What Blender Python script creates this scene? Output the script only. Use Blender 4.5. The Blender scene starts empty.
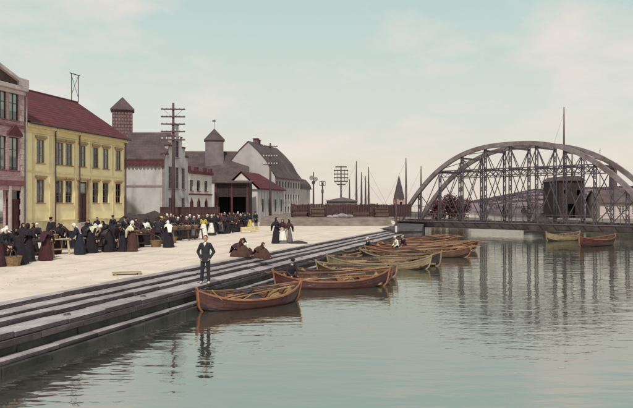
import bpy, math, random
from mathutils import Vector, Matrix
random.seed(7)
R = math.radians
# ------------------------------------------------------------------ camera, sky, sun, exposure
SC = bpy.context.scene
COL = SC.collection
FPX, CX, HY, CAMZ = 650.0, 316.5, 204.0, 2.5      # focal length and centre of the 633 px wide photograph, eye height
WATER = -1.15
cd = bpy.data.cameras.new('camera')
cd.sensor_width = 36.0; cd.lens = 36.0 * FPX / 633.0; cd.clip_end = 6000; cd.clip_start = 0.1
cam = bpy.data.objects.new('camera', cd); COL.objects.link(cam)
cam.location = (0, 0, CAMZ); cam.rotation_euler = (R(90), 0, 0)
SC.camera = cam
SC.view_settings.view_transform = 'Standard'; SC.view_settings.look = 'None'
SC.view_settings.gamma = 1.0; SC.view_settings.exposure = 0.05; SC.view_settings.use_curve_mapping = False
SUN_EL, SUN_AZ = R(52), R(184)       # azimuth clockwise from +Y: the sun stands behind the camera

world = bpy.data.worlds.new('World'); SC.world = world; world.use_nodes = True
wn, wl = world.node_tree.nodes, world.node_tree.links
wn.clear()
w_out = wn.new('ShaderNodeOutputWorld'); w_bg = wn.new('ShaderNodeBackground')
w_bg.inputs['Strength'].default_value = 0.1
w_sky = wn.new('ShaderNodeTexSky'); w_sky.sky_type = 'NISHITA'; w_sky.sun_disc = False
w_sky.sun_elevation = SUN_EL; w_sky.sun_rotation = SUN_AZ
w_sky.air_density = 1.2; w_sky.dust_density = 3.0; w_sky.ozone_density = 1.0
w_tc = wn.new('ShaderNodeTexCoord'); w_sep = wn.new('ShaderNodeSeparateXYZ')
wl.new(w_tc.outputs['Generated'], w_sep.inputs[0])
w_ramp = wn.new('ShaderNodeValToRGB')                # thin veil of high cloud, cream at the horizon, grey green overhead
wl.new(w_sep.outputs['Z'], w_ramp.inputs['Fac'])
cr = w_ramp.color_ramp
cr.elements[0].position = 0.0; cr.elements[0].color = (.80, .70, .61, 1)
cr.elements[1].position = 1.0; cr.elements[1].color = (.40, .55, .53, 1)
for p, c in ((.05, (.79, .72, .62)), (.13, (.70, .725, .645)), (.29, (.525, .665, .625))):
    e = cr.elements.new(p); e.color = c + (1,)
w_add = wn.new('ShaderNodeMath'); w_add.operation = 'MAXIMUM'; w_add.inputs[1].default_value = 0.0
wl.new(w_sep.outputs['Z'], w_add.inputs[0])
w_add2 = wn.new('ShaderNodeMath'); w_add2.inputs[1].default_value = 0.22
wl.new(w_add.outputs[0], w_add2.inputs[0])
w_div = wn.new('ShaderNodeVectorMath'); w_div.operation = 'DIVIDE'
w_cmb = wn.new('ShaderNodeCombineXYZ')
for i in range(3): wl.new(w_add2.outputs[0], w_cmb.inputs[i])
wl.new(w_tc.outputs['Generated'], w_div.inputs[0]); wl.new(w_cmb.outputs[0], w_div.inputs[1])
w_noise = wn.new('ShaderNodeTexNoise'); w_noise.inputs['Scale'].default_value = 1.5
w_noise.inputs['Detail'].default_value = 8; w_noise.inputs['Roughness'].default_value = .58
wl.new(w_div.outputs[0], w_noise.inputs['Vector'])
w_cr = wn.new('ShaderNodeValToRGB'); wl.new(w_noise.outputs['Fac'], w_cr.inputs['Fac'])
w_cr.color_ramp.elements[0].position = .49; w_cr.color_ramp.elements[0].color = (0, 0, 0, 1)
w_cr.color_ramp.elements[1].position = .68; w_cr.color_ramp.elements[1].color = (.9, .9, .9, 1)
w_m2 = wn.new('ShaderNodeMixRGB'); wl.new(w_cr.outputs[0], w_m2.inputs[0]); wl.new(w_ramp.outputs[0], w_m2.inputs[1])
w_m2.inputs[2].default_value = (.86, .765, .69, 1)
w_sc = wn.new('ShaderNodeMixRGB'); w_sc.blend_type = 'MULTIPLY'; w_sc.inputs[0].default_value = 1
wl.new(w_m2.outputs[0], w_sc.inputs[1]); w_sc.inputs[2].default_value = (10, 10, 10, 1)
w_mix = wn.new('ShaderNodeMixRGB'); w_mix.inputs[0].default_value = .9
wl.new(w_sky.outputs[0], w_mix.inputs[1]); wl.new(w_sc.outputs[0], w_mix.inputs[2])
wl.new(w_mix.outputs[0], w_bg.inputs['Color']); wl.new(w_bg.outputs[0], w_out.inputs[0])

sd = bpy.data.lights.new('sun', 'SUN'); sd.energy = 3.2; sd.angle = R(2.5); sd.color = (1, .95, .87)
sun = bpy.data.objects.new('sun', sd); COL.objects.link(sun)
sdir = Vector((math.sin(SUN_AZ) * math.cos(SUN_EL), math.cos(SUN_AZ) * math.cos(SUN_EL), math.sin(SUN_EL)))
sun.rotation_euler = (-sdir).to_track_quat('-Z', 'Y').to_euler(); sun.location = sdir * 300

# ------------------------------------------------------------------ helpers
def G(px, py, z=0.0):
    """ground point (height z) seen at a photograph pixel"""
    Y = FPX * (CAMZ - z) / (py - HY)
    return ((px - CX) / FPX * Y, Y)
def at(px, py, Y):
    return Vector(((px - CX) / FPX * Y, Y, CAMZ + (HY - py) / FPX * Y))

def tag(o, label=None, cat=None, group=None, kind=None):
    if label: o['label'] = label
    if cat: o['category'] = cat
    if group: o['group'] = group
    if kind: o['kind'] = kind
    return o
def empty(name, loc=(0, 0, 0), rz=0.0, label=None, cat=None, group=None):
    o = bpy.data.objects.new(name, None); COL.objects.link(o)
    o.location = loc; o.rotation_euler = (0, 0, rz); o.empty_display_size = .2
    return tag(o, label, cat, group)
def link(name, me, parent=None, loc=None, rz=None, scale=None):
    o = bpy.data.objects.new(name, me); COL.objects.link(o)
    if parent: o.parent = parent
    if loc is not None: o.location = loc
    if rz is not None: o.rotation_euler = (0, 0, rz)
    if scale is not None: o.scale = scale
    return o
def children(o, table={}):
    return [c for c in bpy.data.objects if c.parent == o]

class MB:
    def __init__(s): s.v = []; s.f = []; s.m = []; s.M = None
    def add(s, vs, fs, mi=0):
        b = len(s.v)
        if s.M is not None: vs = [tuple(s.M @ Vector(p)) for p in vs]
        s.v += [tuple(p) for p in vs]; s.f += [tuple(i + b for i in f) for f in fs]; s.m += [mi] * len(fs)
        return s
    def box(s, x0, x1, y0, y1, z0, z1, mi=0):
        return s.add([(x0, y0, z0), (x1, y0, z0), (x1, y1, z0), (x0, y1, z0), (x0, y0, z1), (x1, y0, z1), (x1, y1, z1), (x0, y1, z1)],
                     [(0, 3, 2, 1), (4, 5, 6, 7), (0, 1, 5, 4), (1, 2, 6, 5), (2, 3, 7, 6), (3, 0, 4, 7)], mi)
    def quad(s, *p, mi=0): return s.add(p, [tuple(range(len(p)))], mi)
    def bar(s, p0, p1, w, h, up=(0, 0, 1), mi=0):
        p0, p1 = Vector(p0), Vector(p1); d = (p1 - p0)
        if d.length < 1e-6: return s
        d.normalize(); up = Vector(up)
        if abs(d.dot(up)) > .99: up = Vector((1, 0, 0))
        a = d.cross(up).normalized(); b = a.cross(d).normalized()
        a *= w / 2; b *= h / 2
        vs = [p + x for p in (p0, p1) for x in (-a - b, a - b, a + b, -a + b)]
        return s.add(vs, [(0, 3, 2, 1), (4, 5, 6, 7), (0, 1, 5, 4), (1, 2, 6, 5), (2, 3, 7, 6), (3, 0, 4, 7)], mi)
    def tube(s, pts, rad, n=8, mi=0, cap=True, squash=None):
        pts = [Vector(p) for p in pts]
        if not isinstance(rad, (list, tuple)): rad = [rad] * len(pts)
        rings = []; ref = None
        for i, p in enumerate(pts):
            d = (pts[min(i + 1, len(pts) - 1)] - pts[max(i - 1, 0)])
            d = d.normalized() if d.length > 1e-9 else Vector((0, 0, 1))
            if ref is None: ref = Vector((0, 0, 1)) if abs(d.z) < .9 else Vector((1, 0, 0))
            a = d.cross(ref).normalized(); b = a.cross(d).normalized(); ref = b
            rings.append([p + (a * math.cos(2 * math.pi * k / n) + b * math.sin(2 * math.pi * k / n)) * rad[i] for k in range(n)])
        return s.loft(rings, mi, cap)
    def loft(s, rings, mi=0, cap=True, closed=True):
        n = len(rings[0]); vs = [p for r in rings for p in r]; fs = []
        for i in range(len(rings) - 1):
            for k in range(n if closed else n - 1):
                a, b = i * n + k, i * n + (k + 1) % n
                fs.append((a, b, b + n, a + n))
        if cap and closed:
            fs.append(tuple(reversed(range(n)))); fs.append(tuple((len(rings) - 1) * n + k for k in range(n)))
        return s.add(vs, fs, mi)
    def limb(s, p0, r0, p1, r1, n=10):
        p0, p1 = Vector(p0), Vector(p1); d = (p1 - p0).normalized()
        pts = []; rs = []
        for a in (-80, -50, -20): pts.append(p0 + d * r0 * math.sin(R(a))); rs.append(r0 * math.cos(R(a)))
        for a in (20, 50, 80): pts.append(p1 + d * r1 * math.sin(R(a))); rs.append(r1 * math.cos(R(a)))
        return s.tube(pts, rs, n)
    def ell(s, c, r, n=12, m=8, mi=0):
        rings = []
        for j in range(m + 1):
            t = -math.pi / 2 + math.pi * (j + .0001 if j == 0 else (j - .0001 if j == m else j)) / m
            rings.append([(c[0] + r[0] * math.cos(t) * math.cos(2 * math.pi * k / n), c[1] + r[1] * math.cos(t) * math.sin(2 * math.pi * k / n), c[2] + r[2] * math.sin(t)) for k in range(n)])
        return s.loft(rings, mi)
    def extrude(s, poly, axis, a0, a1, mi=0):
        """poly: 2d points; axis 'y' -> (x,z) swept along y ; 'x' -> (y,z) swept along x ; 'z' -> (x,y)"""
        def P(p, a): return (p[0], a, p[1]) if axis == 'y' else ((a, p[0], p[1]) if axis == 'x' else (p[0], p[1], a))
        n = len(poly); vs = [P(p, a0) for p in poly] + [P(p, a1) for p in poly]
        fs = [(k, (k + 1) % n, n + (k + 1) % n, n + k) for k in range(n)]
        fs += [tuple(reversed(range(n))), tuple(range(n, 2 * n))]
        return s.add(vs, fs, mi)
    def mesh(s, name, mats, smooth=False, bevel=0.0):
        me = bpy.data.meshes.new(name); me.from_pydata(s.v, [], s.f)
        for m in (mats if isinstance(mats, (list, tuple)) else [mats]): me.materials.append(M[m] if isinstance(m, str) else m)
        if max(s.m, default=0): me.polygons.foreach_set('material_index', s.m)
        import bmesh
        bm = bmesh.new(); bm.from_mesh(me)
        bmesh.ops.recalc_face_normals(bm, faces=bm.faces)
        if bevel: bmesh.ops.bevel(bm, geom=list(bm.edges), offset=bevel, segments=1, affect='EDGES', clamp_overlap=True)
        bm.to_mesh(me); bm.free()
        if smooth: me.polygons.foreach_set('use_smooth', [True] * len(me.polygons))
        me.update(); return me
    def build(s, name, mats, parent=None, smooth=False, bevel=0.0, loc=None, rz=None):
        return link(name, s.mesh(name, mats, smooth, bevel), parent, loc, rz)

def bake(mb, mats, voxel, smooth_it=4):
    """fuse overlapping closed shapes into one continuous skin"""
    me = mb.mesh('tmp', mats); o = bpy.data.objects.new('tmp', me); COL.objects.link(o)
    r = o.modifiers.new('r', 'REMESH'); r.mode = 'VOXEL'; r.voxel_size = voxel; r.use_smooth_shade = True
    sm = o.modifiers.new('s', 'SMOOTH'); sm.factor = .5; sm.iterations = smooth_it
    dg = bpy.context.evaluated_depsgraph_get()
    out = bpy.data.meshes.new_from_object(o.evaluated_get(dg))
    bpy.data.objects.remove(o); bpy.data.meshes.remove(me)
    out.materials.clear()
    for m in (mats if isinstance(mats, (list, tuple)) else [mats]): out.materials.append(M[m])
    out.polygons.foreach_set('use_smooth', [True] * len(out.polygons))
    return out

# ------------------------------------------------------------------ materials
M = {}
def mat(name, col, rough=.8, var=.25, scale=3.0, bump=.15, bscale=None, metal=0.0, spec=.3, pattern=None, psize=(.25, .08), pcol=None, pmix=.6, stain=None, rnd=0.0, stretch=(1, 1, 1)):
    m = bpy.data.materials.new(name); m.use_nodes = True; M[name] = m
    nt = m.node_tree; n, l = nt.nodes, nt.links
    b = n['Principled BSDF']; b.inputs['Roughness'].default_value = rough; b.inputs['Metallic'].default_value = metal
    b.inputs['Specular IOR Level'].default_value = spec
    tc = n.new('ShaderNodeTexCoord'); mp = n.new('ShaderNodeMapping'); mp.inputs['Scale'].default_value = stretch
    l.new(tc.outputs['Object'], mp.inputs['Vector'])
    no = n.new('ShaderNodeTexNoise'); no.inputs['Scale'].default_value = scale; no.inputs['Detail'].default_value = 7; no.inputs['Roughness'].default_value = .62
    l.new(mp.outputs[0], no.inputs['Vector'])
    rp = n.new('ShaderNodeValToRGB'); l.new(no.outputs['Fac'], rp.inputs['Fac'])
    rp.color_ramp.elements[0].position = .3; rp.color_ramp.elements[1].position = .7
    rp.color_ramp.elements[0].color = tuple(c * (1 - var) for c in col) + (1,)
    rp.color_ramp.elements[1].color = tuple(min(1, c * (1 + var)) for c in col) + (1,)
    out = rp.outputs[0]; height = None
    if pattern:
        br = n.new('ShaderNodeTexBrick'); br.inputs['Scale'].default_value = 1.0
        br.inputs['Brick Width'].default_value = psize[0]; br.inputs['Row Height'].default_value = psize[1]
        br.inputs['Mortar Size'].default_value = psize[1] * .13; br.inputs['Mortar Smooth'].default_value = .3
        br.inputs['Color1'].default_value = (1, 1, 1, 1); br.inputs['Color2'].default_value = (.72, .72, .72, 1)
        br.inputs['Mortar'].default_value = tuple(pcol or (.4, .4, .4)) + (1,)
        if pattern == 'plank': br.offset = .37
        sp = n.new('ShaderNodeSeparateXYZ'); l.new(tc.outputs['Object'], sp.inputs[0])
        cb = n.new('ShaderNodeCombineXYZ'); ad = n.new('ShaderNodeMath')
        l.new(sp.outputs['X'], ad.inputs[0]); l.new(sp.outputs['Y'], ad.inputs[1])
        if pattern == 'plank':      # upright boards
            l.new(sp.outputs['Z'], cb.inputs[0]); l.new(ad.outputs[0], cb.inputs[1])
        else:
            l.new(ad.outputs[0], cb.inputs[0]); l.new(sp.outputs['Z'], cb.inputs[1])
        l.new(cb.outputs[0], br.inputs['Vector'])
        mx = n.new('ShaderNodeMixRGB'); mx.blend_type = 'MULTIPLY'; mx.inputs[0].default_value = pmix
        l.new(out, mx.inputs[1]); l.new(br.outputs['Color'], mx.inputs[2]); out = mx.outputs[0]; height = br.outputs['Fac']
    if stain:       # (colour, scale, threshold, amount): weather streaks and damp patches
        n2 = n.new('ShaderNodeTexNoise'); n2.inputs['Scale'].default_value = stain[1]; n2.inputs['Detail'].default_value = 5
        mp2 = n.new('ShaderNodeMapping'); mp2.inputs['Scale'].default_value = (1, 1, .35); l.new(tc.outputs['Object'], mp2.inputs[0]); l.new(mp2.outputs[0], n2.inputs['Vector'])
        r2 = n.new('ShaderNodeValToRGB'); l.new(n2.outputs['Fac'], r2.inputs[0])
        r2.color_ramp.elements[0].position = stain[2]; r2.color_ramp.elements[0].color = (0, 0, 0, 1)
        r2.color_ramp.elements[1].position = stain[2] + .18; r2.color_ramp.elements[1].color = (stain[3],) * 3 + (1,)
        m2 = n.new('ShaderNodeMixRGB'); l.new(r2.outputs[0], m2.inputs[0]); l.new(out, m2.inputs[1]); m2.inputs[2].default_value = stain[0] + (1,); out = m2.outputs[0]
    if rnd:
        oi = n.new('ShaderNodeObjectInfo'); hs = n.new('ShaderNodeHueSaturation')
        mr = n.new('ShaderNodeMapRange'); mr.inputs['To Min'].default_value = 1 - rnd; mr.inputs['To Max'].default_value = 1 + rnd
        l.new(oi.outputs['Random'], mr.inputs['Value']); l.new(mr.outputs[0], hs.inputs['Value']); l.new(out, hs.inputs['Color']); out = hs.outputs[0]
    l.new(out, b.inputs['Base Color'])
    if bump:
        bp = n.new('ShaderNodeBump'); bp.inputs['Strength'].default_value = bump; bp.inputs['Distance'].default_value = .03
        nb = n.new('ShaderNodeTexNoise'); nb.inputs['Scale'].default_value = bscale or scale * 6; nb.inputs['Detail'].default_value = 5
        l.new(mp.outputs[0], nb.inputs['Vector']); l.new(nb.outputs['Fac'], bp.inputs['Height'])
        if height is not None:
            b2 = n.new('ShaderNodeBump'); b2.inputs['Strength'].default_value = .5; b2.inputs['Distance'].default_value = .02; b2.invert = True
            l.new(height, b2.inputs['Height']); l.new(bp.outputs[0], b2.inputs['Normal']); bp = b2
        l.new(bp.outputs[0], b.inputs['Normal'])
    return m

mat('sand', (.60, .485, .415), .95, .13, .8, .6, 5, stain=((.46, .385, .32), .35, .50, .75))
def ruts():
    m = M['sand']; n, l = m.node_tree.nodes, m.node_tree.links; b = n['Principled BSDF']; src = b.inputs['Base Color'].links[0].from_socket
    tc = n.new('ShaderNodeTexCoord'); mp = n.new('ShaderNodeMapping'); mp.vector_type = 'TEXTURE'; mp.inputs['Rotation'].default_value = (0, 0, R(72)); mp.inputs['Scale'].default_value = (14, .55, 1); l.new(tc.outputs['Object'], mp.inputs[0])
    z = n.new('ShaderNodeTexNoise'); z.inputs['Scale'].default_value = 1; z.inputs['Detail'].default_value = 4; l.new(mp.outputs[0], z.inputs['Vector'])
    rp = n.new('ShaderNodeValToRGB'); l.new(z.outputs['Fac'], rp.inputs[0]); rp.color_ramp.elements[0].position = .55; rp.color_ramp.elements[0].color = (1, 1, 1, 1); rp.color_ramp.elements[1].position = .70; rp.color_ramp.elements[1].color = (.72, .68, .64, 1)
    mx = n.new('ShaderNodeMixRGB'); mx.blend_type = 'MULTIPLY'; mx.inputs[0].default_value = .8; l.new(src, mx.inputs[1]); l.new(rp.outputs[0], mx.inputs[2]); l.new(mx.outputs[0], b.inputs['Base Color'])
ruts()
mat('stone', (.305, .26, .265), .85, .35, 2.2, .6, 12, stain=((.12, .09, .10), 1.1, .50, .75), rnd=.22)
mat('facestone', (.085, .062, .068), .8, .4, 2.2, .6, 12, stain=((.06, .045, .05), 1.1, .48, .8), rnd=.25)  # damp-stained riser stone, with the shade of upright faces put into its colour
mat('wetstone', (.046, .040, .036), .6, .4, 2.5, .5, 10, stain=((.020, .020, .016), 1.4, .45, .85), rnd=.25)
mat('darkstone', (.11, .09, .095), .85, .4, 1.5, .6, 9, pattern='brick', psize=(.9, .38), pcol=(.45, .42, .42), stain=((.05, .04, .045), .6, .5, .7))
mat('bank', (.19, .145, .12), .95, .35, 1.2, .6, 9, stain=((.12, .09, .07), .7, .5, .8))
mat('pinkbrick', (.52, .335, .345), .85, .18, 1.5, .2, 9, pattern='brick', psize=(.34, .125), pcol=(.55, .5, .52), pmix=.75, stain=((.27, .16, .17), .5, .56, .6))
mat('pinktrim', (.19, .085, .095), .8, .25, 3, .2)
mat('palepink', (.52, .42, .41), .85, .2, 3, .2, stain=((.3, .24, .25), .8, .55, .6))
mat('yellow', (.86, .72, .43), .85, .10, .8, .12, 20, stain=((.53, .41, .22), .45, .56, .55))
mat('yellowtrim', (.68, .56, .33), .85, .15, 3, .15)
mat('plinth', (.76, .64, .38), .85, .15, 1.5, .2, stain=((.36, .30, .17), .8, .5, .7))
mat('redroof', (.145, .030, .040), .85, .22, .9, .3, 10, pattern='brick', psize=(.34, .26), pcol=(.3, .3, .3), pmix=.95, stain=((.075, .026, .032), .6, .52, .7))
mat('darkroof', (.095, .066, .066), .85, .3, .8, .3, 10, pattern='brick', psize=(.35, .2), pcol=(.55, .5, .5), pmix=.6, stain=((.17, .13, .13), .5, .55, .5))
mat('maroon', (.10, .032, .038), .8, .3, 3, .2, stain=((.07, .025, .03), .8, .5, .6))
mat('darkwood', (.04, .026, .026), .85, .4, 3, .3, pattern='plank', psize=(3, .2), pcol=(.35, .3, .3))
mat('redplank', (.075, .036, .036), .85, .35, 2.5, .3, pattern='plank', psize=(2.4, .19), pcol=(.3, .3, .3), stain=((.045, .026, .026), .7, .48, .8), rnd=.2)
mat('towerbrick', (.19, .115, .12), .85, .25, 1.2, .2, 9, pattern='brick', psize=(.40, .40), pcol=(.35, .3, .3), pmix=.8)
mat('towerplaster', (.19, .15, .16), .9, .2, 1.2, .2, 9, stain=((.11, .08, .09), .6, .5, .7))
mat('sky_sheen', (.62, .68, .65), .9, .15, 2, .1)  # pale tone of sky reflected in window glass, painted as a colour
mat('palebrick', (.25, .17, .18), .85, .15, 2, .2)
mat('greyplaster', (.43, .40, .41), .9, .14, .7, .15, 14, stain=((.24, .205, .205), .8, .50, .75))
mat('whiteplaster', (.58, .52, .50), .9, .12, .8, .15, 14, stain=((.42, .37, .36), .6, .54, .6))
mat('barnplaster', (.40, .355, .355), .9, .14, .5, .15, 14, stain=((.30, .255, .26), .35, .5, .6))
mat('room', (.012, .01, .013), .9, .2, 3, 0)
mat('framewhite', (.62, .60, .56), .6, .1, 6, .05)
mat('windowbrown', (.20, .13, .12), .6, .2, 6, .05)
mat('browntrim', (.36, .25, .15), .8, .25, 3, .15)
mat('greytrim', (.21, .165, .175), .8, .25, 3, .15)
mat('framedark', (.07, .04, .045), .6, .2, 6, .05)
mat('curtain', (.62, .58, .52), .9, .15, 4, .3)
mat('doorwood', (.075, .028, .028), .55, .3, 4, .2)
mat('zinc', (.30, .28, .28), .5, .2, 4, .1, metal=.3)
mat('iron', (.105, .082, .094), .62, .3, 3, .2, metal=.25, stain=((.12, .06, .045), 1.2, .55, .5))
mat('deckiron', (.21, .165, .17), .7, .3, 2, .2, metal=.15, stain=((.10, .06, .05), .8, .5, .6))
mat('pole', (.085, .055, .055), .85, .35, 2, .3, stretch=(4, 4, .5))
mat('porcelain', (.6, .58, .55), .3, .05, 6, 0)
mat('oldplank', (.33, .25, .16), .8, .35, 5, .3, rnd=.25)
mat('darkplank', (.10, .066, .05), .8, .35, 5, .3, rnd=.25)
mat('paleplank', (.55, .45, .29), .8, .25, 5, .3, rnd=.15)
mat('boatred', (.082, .028, .026), .42, .35, 3, .2, stain=((.05, .02, .02), 1.5, .5, .7))
mat('boatorange', (.25, .105, .058), .5, .3, 4, .2, rnd=.15)
mat('boatbrown', (.115, .058, .038), .5, .35, 3, .2, stain=((.08, .045, .03), 1.5, .5, .7))
mat('boatolive', (.25, .185, .11), .55, .3, 3, .2, stain=((.19, .15, .10), 1.5, .5, .7))
mat('boatblack', (.035, .022, .026), .42, .35, 3, .2)
mat('boatinside', (.11, .06, .038), .7, .4, 4, .2)
mat('oar', (.30, .165, .09), .6, .3, 5, .2, rnd=.3)
mat('net', (.055, .042, .042), .95, .5, 20, .8, 60)
mat('rope', (.36, .22, .12), .9, .3, 30, .4)
mat('wicker', (.24, .15, .08), .85, .4, 14, .6, 40)
mat('fish', (.55, .55, .56), .3, .3, 10, .1)
mat('tarp', (.042, .028, .028), .7, .4, 3, .4)
mat('skin', (.50, .285, .20), .6, .1, 8, 0)
mat('hair', (.03, .018, .014), .6, .3, 30, .3)
for nm, c in dict(black=(.020, .015, .021), plum=(.048, .018, .026), maroon=(.062, .019, .022), navy=(.020, .021, .036), brown=(.075, .036, .028), grey=(.14, .125, .135),
                  white=(.70, .66, .60), cream=(.56, .49, .36), mustard=(.52, .40, .10), red=(.34, .05, .045), blue=(.10, .13, .21), slate=(.030, .026, .033)).items():
    mat('cloth_' + nm, c, .9, .35, 7, .9, 11, stretch=(1.6, 1.6, .5))
mat('straw', (.55, .42, .2), .9, .2, 20, .4)
mat('hillwood', (.185, .13, .155), .95, .25, .03, .2, .3)
mat('leafred', (.125, .05, .055), .9, .4, .6, 0, rnd=.3)
mat('leafhill', (.195, .14, .165), .9, .15, .02, 0, rnd=.3)
mat('bark', (.07, .05, .045), .9, .3, 4, .3)
mat('sail', (.5, .46, .4), .9, .1, 3, .1)
mat('hull', (.12, .10, .10), .6, .3, 1, .1)
mat('greenshed', (.15, .125, .12), .8, .25, 1, .2)

def glass_mat():
    m = bpy.data.materials.new('glass'); m.use_nodes = True; M['glass'] = m
    n, l = m.node_tree.nodes, m.node_tree.links; n.clear()
    o = n.new('ShaderNodeOutputMaterial'); mx = n.new('ShaderNodeMixShader'); t = n.new('ShaderNodeBsdfTransparent'); g = n.new('ShaderNodeBsdfGlossy')
    t.inputs[0].default_value = (.8, .85, .83, 1); g.inputs['Roughness'].default_value = .04; g.inputs['Color'].default_value = (.9, .95, .93, 1)
    lw = n.new('ShaderNodeLayerWeight'); lw.inputs['Blend'].default_value = .35
    mr = n.new('ShaderNodeMapRange'); mr.inputs['To Min'].default_value = .14; mr.inputs['To Max'].default_value = .9; l.new(lw.outputs['Fresnel'], mr.inputs['Value'])
    tc = n.new('ShaderNodeTexCoord'); nz = n.new('ShaderNodeTexNoise'); nz.inputs['Scale'].default_value = 1.3; l.new(tc.outputs['Object'], nz.inputs['Vector'])
    bp = n.new('ShaderNodeBump'); bp.inputs['Strength'].default_value = .08; l.new(nz.outputs['Fac'], bp.inputs['Height']); l.new(bp.outputs[0], g.inputs['Normal'])
    l.new(mr.outputs[0], mx.inputs[0]); l.new(t.outputs[0], mx.inputs[1]); l.new(g.outputs[0], mx.inputs[2]); l.new(mx.outputs[0], o.inputs[0])
glass_mat()

def water_mat():
    m = bpy.data.materials.new('water'); m.use_nodes = True; M['water'] = m
    n, l = m.node_tree.nodes, m.node_tree.links; b = n['Principled BSDF']
    b.inputs['Base Color'].default_value = (.040, .044, .034, 1); b.inputs['Roughness'].default_value = .03
    b.inputs['IOR'].default_value = 7.0; b.inputs['Specular IOR Level'].default_value = .5; b.inputs['Specular Tint'].default_value = (1, .985, .93, 1)
    tc = n.new('ShaderNodeTexCoord')
    def noise(scale, sx, sy, rot, det=3):
        mp = n.new('ShaderNodeMapping'); mp.inputs['Scale'].default_value = (sx, sy, 1); mp.inputs['Rotation'].default_value = (0, 0, rot)
        l.new(tc.outputs['Object'], mp.inputs[0])
        z = n.new('ShaderNodeTexNoise'); z.inputs['Scale'].default_value = scale; z.inputs['Detail'].default_value = det; z.inputs['Roughness'].default_value = .5
        l.new(mp.outputs[0], z.inputs['Vector']); return z.outputs['Fac']
    # rows of wavelets, stronger inside broad wind lanes that run across the river
    a = noise(1.6, .35, 1.0, R(8)); c = noise(5.5, .45, 1.0, R(-6), 2); lane = noise(.09, .30, 1.6, R(-24), 2)
    mr = n.new('ShaderNodeMapRange'); mr.inputs['From Min'].default_value = .46; mr.inputs['From Max'].default_value = .60
    mr.inputs['To Min'].default_value = .25; mr.inputs['To Max'].default_value = 1.5; l.new(lane, mr.inputs['Value'])
    mu = n.new('ShaderNodeMath'); mu.operation = 'MULTIPLY'; l.new(c, mu.inputs[0]); l.new(mr.outputs[0], mu.inputs[1])
    m3 = n.new('ShaderNodeMath'); m3.operation = 'MULTIPLY'; m3.inputs[1].default_value = .22; l.new(mu.outputs[0], m3.inputs[0])
    ad = n.new('ShaderNodeMath'); l.new(a, ad.inputs[0]); l.new(m3.outputs[0], ad.inputs[1])
    sy = n.new('ShaderNodeSeparateXYZ'); l.new(tc.outputs['Object'], sy.inputs[0])
    fy = n.new('ShaderNodeMapRange'); fy.inputs['From Min'].default_value = 60; fy.inputs['From Max'].default_value = 200; fy.inputs['To Min'].default_value = .38; fy.inputs['To Max'].default_value = .04; l.new(sy.outputs['Y'], fy.inputs['Value'])
    bp = n.new('ShaderNodeBump'); bp.inputs['Distance'].default_value = .06; l.new(fy.outputs[0], bp.inputs['Strength'])
    l.new(ad.outputs[0], bp.inputs['Height']); l.new(bp.outputs[0], b.inputs['Normal'])
water_mat()

# ------------------------------------------------------------------ setting: water, ground, far shore
mb = MB(); mb.quad((-3000, -120, WATER), (3000, -120, WATER), (3000, 5500, WATER), (-3000, 5500, WATER))
tag(mb.build('water', 'water'), kind='structure')
mb = MB(); mb.quad((-400, -120, -4.0), (400, -120, -4.0), (400, 400, -4.0), (-400, 400, -4.0))
tag(mb.build('river_bed', 'bank'), kind='structure')

QX, QY = -7.875, 16.17; QDX, QDY = .3048, .9524
QROT = math.atan2(QDY, QDX)
def quay(s, off=0.0): return (QX + QDX * s + QDY * off, QY + QDY * s - QDX * off)   # off: metres out over the water
QS0, QS1 = -16.0, 48.0
land = [(-220, -60), quay(-60, -.3), quay(QS1, -.3), (6.4, 66.0), (9.0, 76), (11.5, 92), (10, 135), (-22, 150), (-35, 420), (-220, 420)]
mb = MB(); mb.extrude(land, 'z', -4, 0)
tag(mb.build('ground', 'sand'), kind='structure')

# stepped quay: every stone block is a piece of its own
q = empty('quay_steps', (QX, QY, 0), QROT); tag(q, 'long flight of low grey stone quay steps running down to the water', kind='structure')
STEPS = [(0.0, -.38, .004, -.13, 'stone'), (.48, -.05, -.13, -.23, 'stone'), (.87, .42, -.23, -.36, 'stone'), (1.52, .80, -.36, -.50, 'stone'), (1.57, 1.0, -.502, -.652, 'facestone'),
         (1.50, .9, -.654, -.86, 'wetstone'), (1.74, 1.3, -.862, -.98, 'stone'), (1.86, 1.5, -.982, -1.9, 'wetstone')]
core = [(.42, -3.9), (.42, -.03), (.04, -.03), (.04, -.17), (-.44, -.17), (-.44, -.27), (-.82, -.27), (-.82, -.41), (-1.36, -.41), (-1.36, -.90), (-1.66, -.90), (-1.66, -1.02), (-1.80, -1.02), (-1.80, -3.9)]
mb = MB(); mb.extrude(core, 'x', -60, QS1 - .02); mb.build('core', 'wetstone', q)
for ci, (out, back, zt, zb, mt) in enumerate(STEPS):
    s = QS0 + random.random()
    meshes = {}
    while s < QS1 - .3:
        L = random.choice((1.5, 1.8, 2.1, 2.4)); L = min(L, QS1 - s)
        key = (round(L, 2), random.randrange(4))
        if key not in meshes:
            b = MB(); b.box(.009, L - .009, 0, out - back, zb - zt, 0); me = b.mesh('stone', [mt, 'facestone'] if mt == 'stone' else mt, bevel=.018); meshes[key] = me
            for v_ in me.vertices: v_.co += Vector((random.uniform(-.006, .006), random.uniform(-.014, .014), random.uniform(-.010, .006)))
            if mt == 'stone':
                for p in me.polygons: p.material_index = 0 if p.normal.z > .5 else 1  # treads keep the light stone; other faces get painted shade along with damp staining
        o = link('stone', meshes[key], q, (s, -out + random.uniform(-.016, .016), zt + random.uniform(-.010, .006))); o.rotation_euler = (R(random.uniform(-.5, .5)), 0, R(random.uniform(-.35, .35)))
        s += L
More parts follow.
